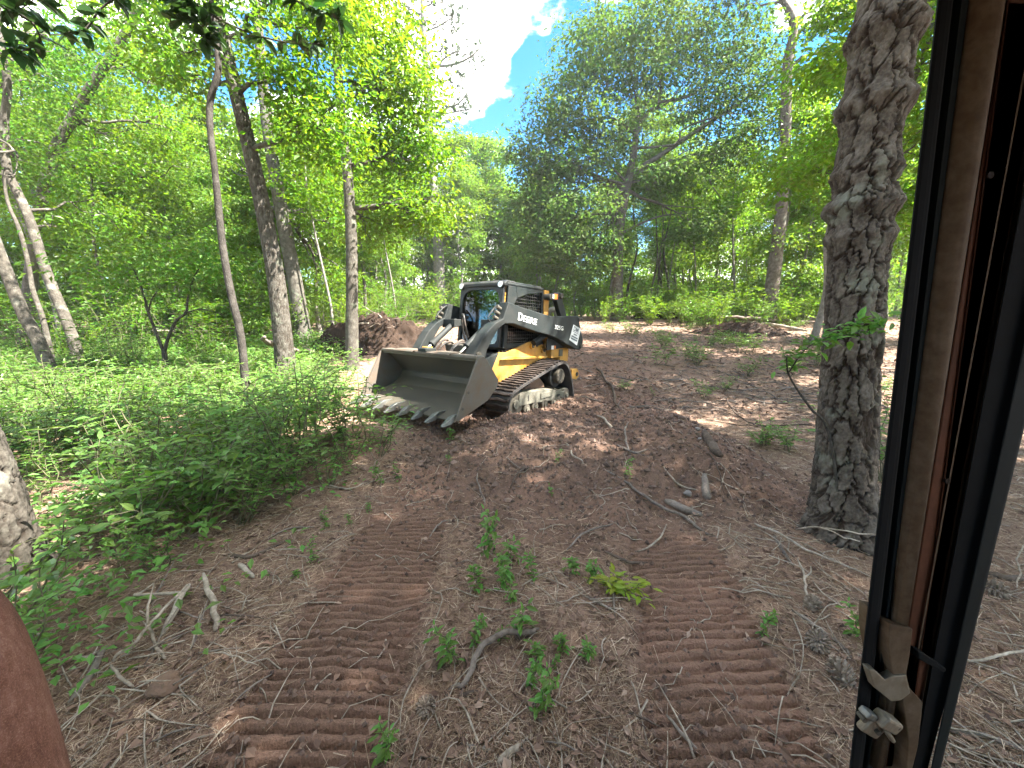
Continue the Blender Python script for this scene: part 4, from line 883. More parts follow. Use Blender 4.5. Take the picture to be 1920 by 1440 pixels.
# trees that close the wood off to the right of the cab: seen past the pine, and shading the ground
for k, x, y, s in ((1, 7.0, 1.2, .95), (4, 9.5, 5.2, 1.0), (0, 6.8, -3.0, 1.0), (1, 11.8, 9.0, 1.05), (4, 12.5, 1.5, 1.1), (2, 14.5, 12.5, 1.1), (1, 9.0, -1.2, 1.0), (0, 10.5, 13.5, .9), (4, 7.6, 8.8, .8)):
    put_tree(k, x, y, s, k * 1.3 + x, 'leafy tree standing close right of the big pine', 'trees right of the big pine')
# the wood goes on behind the machine
for k, x, y, s in ((1, -7, -5, 1.0), (0, -3.5, -8, 1.0), (4, 1.5, -7, 1.0), (2, 4.5, -10, 1.1), (1, -11, -1, 1.0), (0, -10, -9, 1.1), (4, -1, -13, 1.2), (1, 9, -8, 1.0), (2, -6, -14, 1.1), (0, -13, 4, .9)):
    put_tree(k, x, y, s, k * 1.7 + x, 'leafy tree standing behind the viewer', 'trees behind the viewer')

ZONES = [(60, 'at the far left edge'), (250, 'behind the pale spotted trunks'), (400, 'behind the forked sapling'), (480, 'behind the thin dark trunk'), (620, 'behind the leaning oaks'), (720, 'behind the slim straight oak'), (860, 'above the tall dirt heap'), (1100, 'behind the loader cab'), (1230, 'behind the big dark oak'), (1400, 'right of the big dark oak'), (1500, 'beside the tall straight pine'), (1690, 'behind the big near pine'), (9999, 'behind the door pillar')]
def zone(x, y):
    u = 960 + FPX * x / max(y, .3); return next(t_ for a_, t_ in ZONES if u < a_)
for o in [o for o in C.objects if o.name.startswith(('woodland_tree', 'pole_tree')) and o.parent is None]:
    x, y = o.location.x, o.location.y
    if y < 12.9 and x > 0 or y < 0 or 'label' not in o: continue
    o['label'] = ('thin pole tree ' if o.name.startswith('pole') else 'slim leafy tree ') + ('close ' if y < 20 else 'farther back ' if y < 29 else 'deep in the wood ') + zone(x, y)
# distant mass of the wood
r_ = np.random.default_rng(91); bl = []; tp = []
for k in range(320):
    x = r_.uniform(-85, 85); y = r_.uniform(45, 68); b0 = np.array([x, y, float(hbase(x, y))]); Ht = r_.uniform(5, 12) * (0.62 if abs(x - y * .0) < 7 else 1)
    tp.append((smooth_path(np.array([b0, b0 + [r_.normal() * .4, 0, Ht * .5], b0 + [r_.normal() * .8, 0, Ht]]), 8), np.linspace(.14, .03, 8), 5, None))
    for q in range(3): bl.append((b0 + np.array([r_.normal() * 1.6, r_.normal() * 1.6, Ht * (.3 + .33 * q)]), (2.7, 2.7, 1.9), 100))
    bl.append((b0 + np.array([0, -3, .9]), (3.4, 2, 1.3), 130)); bl.append((b0 + np.array([r_.normal() * 2, -2, 2.8]), (3.2, 2, 1.4), 110))
V, F = join_tubes(tp); lv = blob_leaves(bl, .48, r_, 10, .6); V2, F2 = leaf_geo(*lv)
o = link('distant_wood', fastmesh('distant_wood', np.vstack([V, V2]), [F2[0] + len(V), F], [M['leaf_far'], M['bark_far']], False, np.r_[np.zeros(len(F2[0])), np.ones(len(F))]))
tag(o, 'far mass of leafy wood closing the view behind the trees', 'woodland', kind='stuff')

# ------------------------------------------------------------------ shrubs
def make_shrub(name, leafmat, seed, H_, spread, stems, L0, W=.48, gap=.045, shape='oval', top_heavy=.25):
    r_ = np.random.default_rng(seed); tubes, Cs, Ds, Ns, Ls = [], [], [], [], []
    for s_ in range(stems):
        a_ = r_.uniform(0, 6.28); tip = np.array([math.cos(a_) * spread * r_.uniform(.2, 1), math.sin(a_) * spread * r_.uniform(.2, 1), H_ * r_.uniform(.6, 1)])
        P = crooked(np.array([r_.normal() * .03, r_.normal() * .03, -.03]), tip, r_, 5, .10, .05); tubes.append((P, np.linspace(.006, .002, len(P)) * (H_ / .6) ** .5, 4, None))
        subs = [P]
        for _ in range(4):
            j_ = r_.integers(3, len(P)); e = P[j_] + np.array([r_.normal() * spread * .38, r_.normal() * spread * .38, r_.uniform(-.02, .16) * H_]); Q = crooked(P[j_], e, r_, 4, .1, .05); subs.append(Q); tubes.append((Q, np.linspace(.003, .0012, len(Q)), 3, None))
        for Q in subs:
            ln = np.linalg.norm(np.diff(Q, axis=0), axis=1).sum(); nn = max(3, int(ln / gap)); ts = np.linspace(top_heavy if Q is P else .15, 1, nn)
            for q, t_ in enumerate(ts):
                c = np.array([np.interp(t_, np.linspace(0, 1, len(Q)), Q[:, d]) for d in range(3)]); b_ = q * 2.4 + r_.random()
                d = np.array([math.cos(b_), math.sin(b_), .15 - .3 * r_.random()]) if t_ < .97 else unit(Q[-1] - Q[-3]) + r_.normal(size=3) * .2
                Cs.append(c); Ds.append(d); Ns.append(np.array([0, 0, 1]) + r_.normal(size=3) * .28); Ls.append(L0 * (.6 + .6 * r_.random()) * (1 - .25 * (t_ > .9)))
    root = empty(name); V, F = join_tubes(tubes); link('stem', fastmesh('stem', V, F, M['stem'], True), root)
    Ls = np.array(Ls); V, F = leaf_geo(np.array(Cs), np.array(Ds), np.array(Ns), Ls, Ls * W, shape); link('foliage', fastmesh('foliage', V, F, leafmat), root)
    return root
def scatter(protos, spots, label_of, cat, group, sc=(.8, 1.25), seed=3, sink=0.0):
    r_ = np.random.default_rng(seed); first = [True] * len(protos)
    for x, y in spots:
        k = int(r_.integers(len(protos))); o = protos[k] if first[k] else copy_tree(protos[k]); first[k] = False
        s = r_.uniform(*sc); o.location = (x, y, hz(x, y) - sink); o.rotation_euler = (r_.normal() * .08, r_.normal() * .08, r_.uniform(0, 6.28)); o.scale = (s, s, s * r_.uniform(.85, 1.1))
        tag(o, label_of(x, y), cat, group)
    for k, f in enumerate(first):
        if f and protos[k].get('label') is None:
            for ch in list(protos[k].children): bpy.data.objects.remove(ch)
            bpy.data.objects.remove(protos[k])
low = [make_shrub('low_shrub', M['leaf_shrub'] if k != 4 else M['leaf_seed'], 100 + k, .40 + .10 * (k % 4), .34, 7 if k != 2 else 4, (.064, .052, .075, .06, .045, .068)[k], (.48, .42, .5, .34, .5, .40)[k], (.034, .03, .038, .03, .026, .034)[k]) for k in range(6)]
yb = [1.0, 1.3, 2.06, 2.7, 3.7, 4.6, 5.4, 6.2, 8, 11, 13]; xb = [-1.95, -2.0, -2.25, -1.85, -1.5, -1.75, -2.7, -3.0, -3.9, -5.4, -5]
rs = np.random.default_rng(61); spots = []
tries = 0
while len(spots) < 285 and tries < 20000:
    tries += 1; y = rs.uniform(1.25, 10.0) if rs.random() < .75 else rs.uniform(1.25, 4.5); x = rs.uniform(-13, -1.2); e = np.interp(y, yb, xb)
    if x > e + .12 * rs.normal(): continue
    if x < -1.42 * (y + .3) - .2: continue
    if fbm(np.array([x]), np.array([y]), .9, 2, 6)[0] < .34: continue
    if 1.5 < y < 2.7 and 960 + FPX * x / (y * .98 + .2) < 200: continue
    if x > -2.75 and 3.9 < y < 6.2: continue
    md = .20 + .022 * y
    if any((x - a_) ** 2 + (y - b_) ** 2 < md * md for a_, b_ in spots): continue
    spots.append((x, y))
MARKS = [(-2.95, 2.1, 'the left edge oak'), (-7.1, 7.8, 'the forked sapling'), (-4.3, 6.05, 'the thin dark tree'), (-4.4, 7.3, 'the tall leaning oak'), (-4.07, 9.7, 'the slim straight oak'), (-9.4, 7.8, 'the nearer spotted trunk'), (-1.6, 4.2, 'the cut sod edge'), (-2.4, 5.4, 'the bucket corner'), (-1.9, 1.5, 'the brush pile'), (-7.4, 9.9, 'the far spotted trunk'), (-6.5, 3.8, 'the left frame edge')]
def lab(x, y):
    d = sorted((math.hypot(x - a_, y - b_), a_, b_, t_) for a_, b_, t_ in MARKS)[0]; dx, dy = x - d[1], y - d[2]
    side = 'right against' if d[0] < .45 else ('left of' if dx < 0 else 'right of') if abs(dx) > abs(dy) else ('in front of' if dy < 0 else 'behind')
    return 'green shrub ' + ('' if d[0] < 1.2 else 'well ') * (side != 'right against') + side + ' ' + d[3]
scatter(low, spots, lab, 'shrub', 'low green shrubs on the left', (.8, 1.55), 62)
# ground cover filling in below and between the shrubs
rg = np.random.default_rng(88); nn = 60000; y = 1.2 + 13 * rg.random(nn) ** 1.25; x = -1.2 - 17 * rg.random(nn); k = (x < np.interp(y, yb, xb) + .45 * rg.normal(size=nn)) & (x > -1.42 * (y + .3) - .3) & (fbm(x, y, 1.6, 3, 16) > .40); x, y = x[k][:6500], y[k][:6500]
per = 8; hgt = (.05 + .22 * rg.random(len(x))) * np.clip(.6 + y * .12, .7, 1.8); Cc = np.stack([x, y, hq(x, y) + hgt], 1)[:, None] + rg.normal(size=(len(x), per, 3)) * np.array([.07, .07, .035]) * np.clip(.7 + .1 * y, .8, 2)[:, None, None]
Cc = Cc.reshape(-1, 3); Dd = rg.normal(size=Cc.shape) * np.array([1, 1, .25]); Nn = np.array([0, 0, 1.0]) + rg.normal(size=Cc.shape) * .3; Ll = (.035 + .04 * rg.random(len(Cc))) * np.repeat(np.clip(.8 + .07 * y, .9, 1.6), per)
V, F = leaf_geo(Cc, Dd, Nn, Ll, Ll * .5); o = link('ground_cover', fastmesh('ground_cover', V, F, M['leaf_shrub'])); tag(o, 'low leafy ground cover between the shrubs on the left', 'ground cover', kind='stuff')
bush = [make_shrub('understory_bush', M['leaf_bright'] if k % 2 else M['leaf_mid'], 200 + k, 1.7 + .4 * (k % 3), .95, 12, .13, .5, .075, 'kite', .12) for k in range(5)]
spots = []
tries = 0
while len(spots) < 230 and tries < 40000:
    tries += 1; y = rs.uniform(8.2, 27); x = rs.uniform(-28, 24)
    if abs(960 + FPX * x / y - 960) > 1250: continue
    if -3.5 < x < 6.5 and y < 23: continue
    if x > -5.4 - (11.5 - y) * .9 and x < 0 and y < 14: continue
    if -9 < x and x < 0 and y < 9.5: continue
    if x >= 6.5 and y < 17.5: continue
    if y < 13.5 and keep_clear(x, y, 25): continue
    if any((x - a_) ** 2 + (y - b_) ** 2 < .8 for a_, b_ in spots): continue
    spots.append((x, y))
spots += [(4.6 + k_ * .95, 18.6 + .9 * math.sin(k_ * 2.1) + (.8 if k_ < 3 else 0)) for k_ in range(13)] + [(-3.4, 16.5), (-2.6, 18.5), (-2.0, 20.5), (-1.2, 22.5), (-3.8, 19.5), (-.6, 25), (.8, 26.5), (2.2, 26), (3.6, 24.5), (4.8, 22.6), (5.6, 20.8), (-4.6, 15.6)]
spots += [(-6, -2.5), (-4.5, -4), (-8, -4), (-3, -5.5), (-6.5, -6.5), (-9.5, -2), (-1.5, -4.5), (-10, -6), (-7.5, -9), (-4, -9), (-5, -3.2), (-7, -4.8)]  # unseen bushes added to block bright sky from the windscreen reflection
def lab2(x, y):
    if y < 0: return 'unseen leafy bush added behind the viewer'
    return 'leafy understory bush ' + ('close ' if y < 13 else 'farther back ' if y < 19 else 'far off ') + zone(x, y)
scatter(bush, spots, lab2, 'bush', 'understory bushes', (.65, 1.15), 63)
# dark bush half hidden behind the big pine
o = make_shrub('understory_bush', M['leaf_shrub'], 231, 1.0, .6, 12, .08, .5, .05); x, y = 3.35, 3.3; o.location = (x, y, hz(x, y)); tag(o, 'dark green bush between the big pine and the door pillar', 'bush')
o = make_shrub('understory_bush', M['leaf_shrub'], 232, .7, .5, 9, .08, .5, .05); x, y = 4.2, 4.6; o.location = (x, y, hz(x, y)); tag(o, 'low green bush behind the big pine, right side', 'bush')

# ------------------------------------------------------------------ young plants on the bare soil
seed_p = [make_shrub('seedling', M['leaf_seed'], 300 + k, .20 + .03 * (k % 3), .05, 2, .06, .42, .022, 'oval', .12) for k in range(4)]
lime_p = make_shrub('seedling', M['leaf_lime'], 310, .16, .17, 4, .075, .42, .026, 'oval', .2)
sprig_p = [make_shrub('sprig', M['leaf_shrub'], 320 + k, .30, .22, 4, .05, .5, .022) for k in range(2)]
SEEDS = [(925,1040,1.9,'tallest leafy seedling clump between the two track prints'),(960,1050,1.4,'bushy seedling just right of the tallest clump between the track prints'),(950,1085,1.3,None),(900,1110,1.4,'broad low seedling at the left edge of the strip between track prints'),(945,1105,1.2,None),
  (968,1178,1.35,'bright seedling beside the bent root between the track prints'),(952,1130,.9,None),(1008,1085,1.1,'lone seedling left of the yellow green one'),(1080,1080,1.1,None),(1120,1085,1.25,'seedling directly behind the yellow green one'),
  (848,1245,1.3,'seedling at the right edge of the left track print'),(897,1205,1.0,None),(935,1195,.7,None),(1060,1215,.9,'small seedling right of the bent root'),(1088,1240,.9,None),(1005,1250,1.0,None),(1012,1290,1.0,None),(1015,1345,1.15,'seedling nearest the bottom between the track prints'),(1045,1255,.5,None),
  (720,1438,1.0,'small seedling on the left track print at the bottom edge'),(848,830,1.5,'leafy sprout under the right end of the bucket teeth'),(847,868,.8,'tiny sprout below the bucket on bare soil'),(590,1050,.9,'thin sprout at the left edge of the left track print'),(1178,893,1.0,'yellowish sprout on the spoil heap right of the loader'),(1045,860,.8,'tiny yellow sprout in front of the loader track'),
  (1440,1200,1.0,'sprout beside the right track print near the pine'),(1608,1195,1.1,'sprout against the left edge of the door pillar'),(560,1080,.6,None),(610,990,.9,None),(1030,930,.7,None),(1225,745,1.1,None),(715,910,1.3,None),(745,905,1.1,'sprout on the cut sod edge left of the bare soil'),(690,960,.8,None),(660,985,.8,None)]
fst = [True] * 4; rr = np.random.default_rng(5)
for u, v, s, lb_ in SEEDS:
    k = int(rr.integers(4)); o = seed_p[k] if fst[k] else copy_tree(seed_p[k]); fst[k] = False; q = gp(u, v)
    s *= .62; o.location = q - np.array([0, 0, .01]); o.scale = (s, s, s); o.rotation_euler = (rr.normal() * .12, rr.normal() * .12, rr.uniform(0, 6.28))
    tag(o, lb_ or 'small green seedling on the torn soil near the track prints', 'seedling', 'seedlings on the bare soil')
q = gp(1180, 1120); lime_p.location = q; lime_p.scale = (.85, .85, .7); tag(lime_p, 'sprawling yellow green seedling left of the right track print', 'seedling', 'seedlings on the bare soil')
SPR = [(1400,705,1.9,'sprig of pale green leaves on the clearing between spoil heap and pine'),(1320,748,1.4,'low sprig of leaves on the clearing right of the loader'),(1360,735,1.2,None),(1440,835,1.3,'flat green sprig on the litter left of the pine trunk'),(1480,850,1.3,None),(1480,705,1.6,'sprig with thin stem leaning beside the left side of the pine'),(1425,835,1.0,None),(1545,690,1.3,None),(1310,610,3.2,'pale leafy brush at the far edge of the clearing'),(1650,740,1.6,None),(1385,650,1.8,None),(1170,735,1.0,None),(1345,640,2.2,None)]
rq = np.random.default_rng(29)
SPR += [(rq.uniform(1230, 1560), rq.uniform(606, 690), rq.uniform(1.3, 2.6), None) for _ in range(26)] + [(rq.uniform(1090, 1250), rq.uniform(606, 650), rq.uniform(1.2, 2.0), None) for _ in range(6)]
fst = [True, True]
for u, v, s, lb_ in SPR:
    k = int(rr.integers(2)); o = sprig_p[k] if fst[k] else copy_tree(sprig_p[k]); fst[k] = False; q = gp(u, v)
    o.location = q; o.scale = (s, s, s * .8); o.rotation_euler = (0, 0, rr.uniform(0, 6.28)); tag(o, lb_ or 'leafy sprig on the clearing ' + ('near ' if q[1] < 8 else 'midway ' if q[1] < 13 else 'far back ') + zone(q[0], q[1]).replace('behind', 'towards').replace('beside', 'towards'), 'sprig', 'sprigs on the clearing')
# leafy shoot growing in front of the pine trunk
q = gp(1500, 800); o = empty('shoot', q); r_ = np.random.default_rng(33)
P = smooth_path(np.array([at(1525,772,2.35), at(1498,735,2.35), at(1478,700,2.32), at(1475,670,2.30)]), 14); P2 = smooth_path(np.array([at(1478,700,2.32), at(1510,655,2.2), at(1560,630,2.1), at(1620,615,2.1), at(1650,610,2.1)]), 22)
P3 = smooth_path(np.array([at(1525,772,2.35), at(1545,790,2.35), at(1560,840,2.33), at(1575,960,2.3)]), 14); P3[-1][2] = hz(P3[-1][0], P3[-1][1])
V, F = join_tubes([(P, np.linspace(.008, .004, 14), 6, None), (P2, np.linspace(.004, .002, 22), 5, None), (P3, np.linspace(.008, .01, 14), 6, None)]); q = np.array(o.location)
link('stem', fastmesh('stem', V - q, F, M['bark_dark'], True), o); Cs, Ds, Ns = [], [], []
for Pq in (P2, P2 + np.array([.02, -.02, .03]), P2 + np.array([0, .03, -.02]), P[8:]):
    for c in Pq[2:]:
        for _ in range(3): Cs.append(c + r_.normal(size=3) * .025); Ds.append(r_.normal(size=3) * np.array([1, 1, .4])); Ns.append(np.array([0, -.2, 1]) + r_.normal(size=3) * .35)
Ln = .045 + .03 * r_.random(len(Cs)); V, F = leaf_geo(np.array(Cs), np.array(Ds), np.array(Ns), Ln, Ln * .48, 'oval'); link('foliage', fastmesh('foliage', V - q, F, M['leaf_seed']), o)
tag(o, 'leafy shoot reaching across the pine trunk at chest height', 'shoot')

# ------------------------------------------------------------------ fallen wood
def ground_stick(name, label, cat, pts, w, mat, group=None, lift=None, n=8, forks=(), Y=None, wob=.02):
    """pts: photo polyline lying on the ground; w: width in photo pixels"""
    r_ = np.random.default_rng(len(label) * 7 + int(pts[0][0])); lf = np.zeros(len(pts)) if lift is None else np.array(lift, float); P = np.array([gp(u, v, l) for (u, v), l in zip(pts, lf)])
    rad = [a_ * .42 * zc(p_) / FPX / wide(p_) for p_, a_ in zip(P, np.interp(np.linspace(0, 1, len(P)), np.linspace(0, 1, len(w)), w))]
    P[:, 2] = [hz(p_[0], p_[1]) for p_ in P]; P[:, 2] += np.array(rad) * .7 + (np.array(lift) if lift is not None else 0)
    m = max(12, len(P) * 6); base = P[0].copy(); base[2] = hz(base[0], base[1]); S = smooth_path(P, m); S += r_.normal(size=S.shape) * wob * np.mean(rad); S += np.stack([fbm(np.arange(m) * .33, np.full(m, 7.0 * k_ + pts[0][0]), 1, 2, 3) - .5 for k_ in range(3)], 1) * np.array([1, 1, .5]) * np.linalg.norm(P[-1] - P[0]) * .05
    q = np.interp(np.linspace(0, 1, m), np.linspace(0, 1, len(rad)), rad); tt = np.linspace(0, 1, m); q = q * (1 - .45 * np.exp(-tt * 14) - .55 * np.exp(-(1 - tt) * 12)) * (1 + .16 * (fbm(tt * 9, tt * 0 + len(label), 1, 3, 2) - .5))
    V, F = trunk_piece(S - base, q, n, r_)
    caps = [list(range(n - 1, -1, -1)), list(range(len(V) - n, len(V)))]
    o = link(name, fastmesh(name, V, [F, np.array(caps)], mat, True)); o.location = base
    for fp, fw in forks:
        Q = np.array([gp(u, v) for u, v in fp]); fr = [fw * .5 * zc(p_) / FPX for p_ in Q]; Q[:, 2] += np.array(fr) * .8 + (np.array(lift).mean() if lift is not None else 0) * np.linspace(1, .3, len(Q))
        i0 = int(np.argmin(np.linalg.norm(S[:, :2] - Q[0, :2], axis=1))); Q[0] = S[i0]
        V, F = tube_arrays(smooth_path(Q, 14) - base, np.linspace(fr[0], fr[-1] * .5, 14), 6); link('side_twig', fastmesh('side_twig', V, F, mat, True), o)
    tag(o, label, cat, group); return o
G1 = 'fallen sticks and roots'
ground_stick('branch', 'bleached white branch slanting through the brush pile at lower left', 'branch', [(205,1232),(240,1205),(275,1172),(315,1130),(352,1092)], [11, 9, 7], M['wood_pale'], G1, [.05,.10,.14,.16,.14], 10, [([(275,1172),(262,1152),(270,1135),(290,1110)], 6)])
ground_stick('branch', 'peeling branch curving down from the white branch at lower left', 'branch', [(310,1232),(292,1205),(279,1170),(275,1140),(290,1090)], [9, 8, 5], M['wood_pale'], G1, [.02,.06,.14,.2,.26])
ground_stick('branch', 'short forked white stub below the bleached branch', 'branch', [(250,1280),(225,1262),(207,1240)], [10, 9], M['wood_pale'], G1, [.01, .04, .07])
ground_stick('log', 'pinkish grey log at the lower left beside the rusty rail', 'log', [(128,1315),(165,1268),(200,1215)], [20, 22, 20], M['wood_grey'], G1, None, 14)
ground_stick('log', 'short upright dead stub above the brush pile', 'log', [(406,1180),(400,1130),(380,1075)], [16, 15, 12], M['wood_pale'], G1, [.0, .06, .12], 12)
ground_stick('log', 'grey log end lying under the white branch', 'log', [(305,1190),(335,1130),(355,1095)], [17, 16, 15], M['wood_pale'], G1, [.0, .03, .05], 12)
ground_stick('stick', 'pale stub of wood beside the left track print', 'stick', [(448,1062),(476,1082)], [13, 12], M['wood_pale'], G1, None, 10)
ground_stick('stick', 'thin dark stick crossing right of the dead stub', 'stick', [(395,1152),(450,1150),(500,1157)], [6, 5, 4], M['wood_dark'], G1, [.03, .02, .0])
ground_stick('stick', 'dark mossy stick among leaves above the left track print', 'stick', [(430,1040),(470,1050),(510,1030),(540,1010)], [12, 10, 6], M['wood_dark'], G1)
ground_stick('root', 'bent root snaking along the strip between the track prints', 'root', [(838,1315),(845,1290),(870,1278),(888,1240),(905,1210),(940,1190),(985,1182),(1012,1178)], [7, 10, 12, 13, 14, 13, 9], M['wood_grey'], G1, [0,.0,.01,.02,.03,.04,.03,.02], 12)
ground_stick('plank_splinter', 'pale split splinter of wood at the bottom centre', 'splinter', [(936,1442),(965,1412),(990,1386)], [20, 17, 5], M['wood_pale'], G1, None, 6)
ground_stick('stick', 'brown stick left of the pale splinter at the bottom', 'stick', [(864,1397),(895,1408),(925,1416)], [11, 10, 8], M['wood_grey'], G1)
ground_stick('stick', 'black charred piece of wood below the bent root', 'stick', [(862,1306),(895,1292)], [12, 9], M['wood_dark'], G1)
ground_stick('stick', 'long thin pale twig lying along the bottom edge', 'stick', [(800,1412),(850,1432),(920,1440)], [5, 4, 4], M['wood_pale'], G1)
ground_stick('root', 'long thin root running across the spoil heap to the right', 'root', [(1130,883),(1180,908),(1235,940),(1290,978),(1330,1000),(1390,1030)], [4, 6, 7, 8, 8, 6], M['wood_grey'], G1, [.01,.02,.03,.02,.01,.0])
ground_stick('log', 'short rough log at the foot of the spoil heap', 'log', [(1248,937),(1285,955),(1316,970)], [17, 20, 14], M['wood_grey'], G1, None, 14)
ground_stick('log', 'upright broken stump end at the right edge of the spoil heap', 'log', [(1326,948),(1322,925),(1320,895)], [20, 17, 15], M['wood_grey'], G1, [.0, .06, .10], 12)
ground_stick('log', 'rotten log embedded in the right bank of the spoil heap', 'log', [(1350,872),(1335,845),(1320,815)], [18, 22, 20], M['wood_dark'], G1, None, 14)
ground_stick('stick', 'pale thin stick slanting from the spoil heap towards the pine', 'stick', [(1412,985),(1460,1003),(1525,1032),(1590,1058),(1640,1082)], [6, 6, 5, 4], M['wood_pale'], G1, [.02,.03,.03,.02,.0])
ground_stick('stick', 'second grey stick crossing beside the slanting pale one', 'stick', [(1450,1010),(1475,1040),(1490,1062)], [10, 9, 6], M['wood_grey'], G1)
ground_stick('stick', 'forked white stick standing on the litter below the pine', 'stick', [(1507,1140),(1510,1105),(1506,1075),(1497,1042)], [6, 6, 6, 4], M['wood_pale'], G1, [0, .01, .02, .03], 8, [([(1509,1090),(1520,1072),(1521,1057)], 4)])
ground_stick('stick', 'brown stick pointing at the door pillar', 'stick', [(1486,1145),(1535,1178),(1575,1208),(1602,1238)], [10, 10, 9, 7], M['wood_grey'], G1)
ground_stick('stick', 'smooth pale pole lying right of the door pillar', 'stick', [(1815,1243),(1870,1230),(1960,1214)], [9, 9, 9], M['wood_pale'], G1, [.02, .03, .05])
ground_stick('branch', 'thick grey branch at the bottom right corner', 'branch', [(1780,1378),(1840,1388),(1900,1412),(1980,1440)], [20, 19, 18, 16], M['wood_grey'], G1, None, 12)
ground_stick('branch', 'lower grey branch crossing in the bottom right corner', 'branch', [(1790,1410),(1850,1425),(1940,1432)], [13, 12, 11], M['wood_grey'], G1, None, 10)
ground_stick('branch', 'thin crooked white branch behind the door pillar at right', 'branch', [(1905,1100),(1915,1065),(1912,1035),(1935,1000)], [6, 5, 4], M['wood_pale'], G1, [.02, .08, .12, .2])
ground_stick('log', 'bark covered log lying right of the door pillar', 'log', [(1850,1075),(1900,1085),(1975,1080)], [22, 24, 22], M['wood_dark'], G1, None, 12)
ground_stick('log', 'long pale log at the far right edge of the clearing', 'log', [(1425,609),(1465,613),(1512,622)], [9, 9, 8], M['wood_pale'], G1, [.1, .15, .2], 10)
ground_stick('log', 'grey fallen log lying behind the pale one at the clearing edge', 'log', [(1365,596),(1410,599),(1470,603),(1530,606)], [6, 8, 9, 9], M['wood_grey'], G1, [.4, .3, .2, .2], 10)
ground_stick('log', 'dark fallen trunk leaning on the dirt pile behind the oaks', 'log', [(484,640),(515,650),(560,660),(610,668)], [14, 15, 14, 10], M['wood_grey'], G1, [1.1, .75, .4, .1], 10)
ground_stick('log', 'distant pale fallen log behind the forked sapling', 'log', [(285,622),(340,622),(410,620)], [6, 6, 5], M['wood_pale'], G1, [.7, .7, .7], 8)
ground_stick('stick', 'bare arching dark twig reaching left from the pine foot', 'stick', [(1520,800),(1480,796),(1430,800),(1400,790),(1375,770),(1358,745)], [5, 4, 4, 3], M['wood_dark'], G1, [.10, .08, .02, .05, .10, .16])
ground_stick('stick', 'white twig bent across the foot of the pine', 'stick', [(1490,990),(1530,985),(1590,990),(1650,1000)], [5, 5, 4, 3], M['wood_pale'], G1, [.15, .30, .34, .30])
ground_stick('stick', 'thin white twig crossing the bent one on the pine', 'stick', [(1545,990),(1580,1000),(1610,1010)], [3, 4, 3], M['wood_pale'], G1, [.45, .34, .22])
for k, (pts, w) in enumerate([([(893,880),(902,915),(910,948)], 4), ([(955,905),(975,880),(1010,868)], 4), ([(1040,800),(1075,850),(1100,880)], 4), ([(930,835),(965,860),(985,880)], 3), ([(1060,1030),(1100,1000),(1150,985)], 5), ([(1130,1030),(1180,1045),(1215,1050)], 7), ([(1190,1030),(1230,1010),(1250,985)], 5), ([(1140,1085),(1150,1120),(1155,1160)], 5), ([(800,1010),(820,985),(845,975)], 4),
        ([(1118,690),(1140,730),(1160,770)], 7), ([(1122,780),(1150,800),(1175,830)], 6), ([(1155,830),(1190,845),(1215,840)], 6), ([(1180,850),(1170,815),(1178,790)], 5), ([(1300,830),(1340,870),(1360,930)], 4), ([(1240,870),(1270,905),(1310,920)], 4), ([(1020,1390),(1060,1400),(1100,1420)], 5), ([(1250,1330),(1290,1370),(1320,1400)], 9), ([(1150,1320),(1200,1335),(1240,1350)], 6), ([(560,1130),(600,1120),(640,1125)], 4), ([(430,1330),(470,1290),(520,1250)], 6), ([(260,1400),(330,1370),(390,1360)], 6), ([(180,1370),(240,1350),(300,1345)], 5), ([(600,905),(650,915),(690,905)], 4), ([(500,1010),(540,990),(590,985)], 5), ([(1400,745),(1440,755),(1500,750)], 4), ([(1350,790),(1400,800),(1450,795)], 3)]):
    ground_stick('root' if k % 3 else 'stick', ['torn root lying on the churned soil', 'thin dry twig lying on the churned soil'][k % 3 == 0], 'root' if k % 3 else 'stick', pts, [w * .8, w, w * .6], M[('wood_grey', 'wood_dark', 'wood_pale', 'wood_grey')[k % 4]], 'roots and twigs strewn on the soil', [.005, .02, .005], 6)

rk = np.random.default_rng(19)
for k in range(16):
    u, v = rk.uniform(130, 420), rk.uniform(1110, 1300); a_ = rk.uniform(.4, 1.3) if rk.random() < .7 else rk.uniform(-.5, .5); ln = rk.uniform(50, 130); l0 = rk.uniform(0, .06)
    ground_stick('twig', 'thin pale twig in the brush pile at lower left', 'twig', [(u, v), (u + ln * .5 * math.cos(a_), v - ln * .5 * math.sin(a_)), (u + ln * math.cos(a_), v - ln * math.sin(a_))], [5, 4, 2.5], M[('wood_pale', 'wood_grey')[k % 2]], 'brush pile twigs', [l0, l0 + .05, l0 + .03], 6)
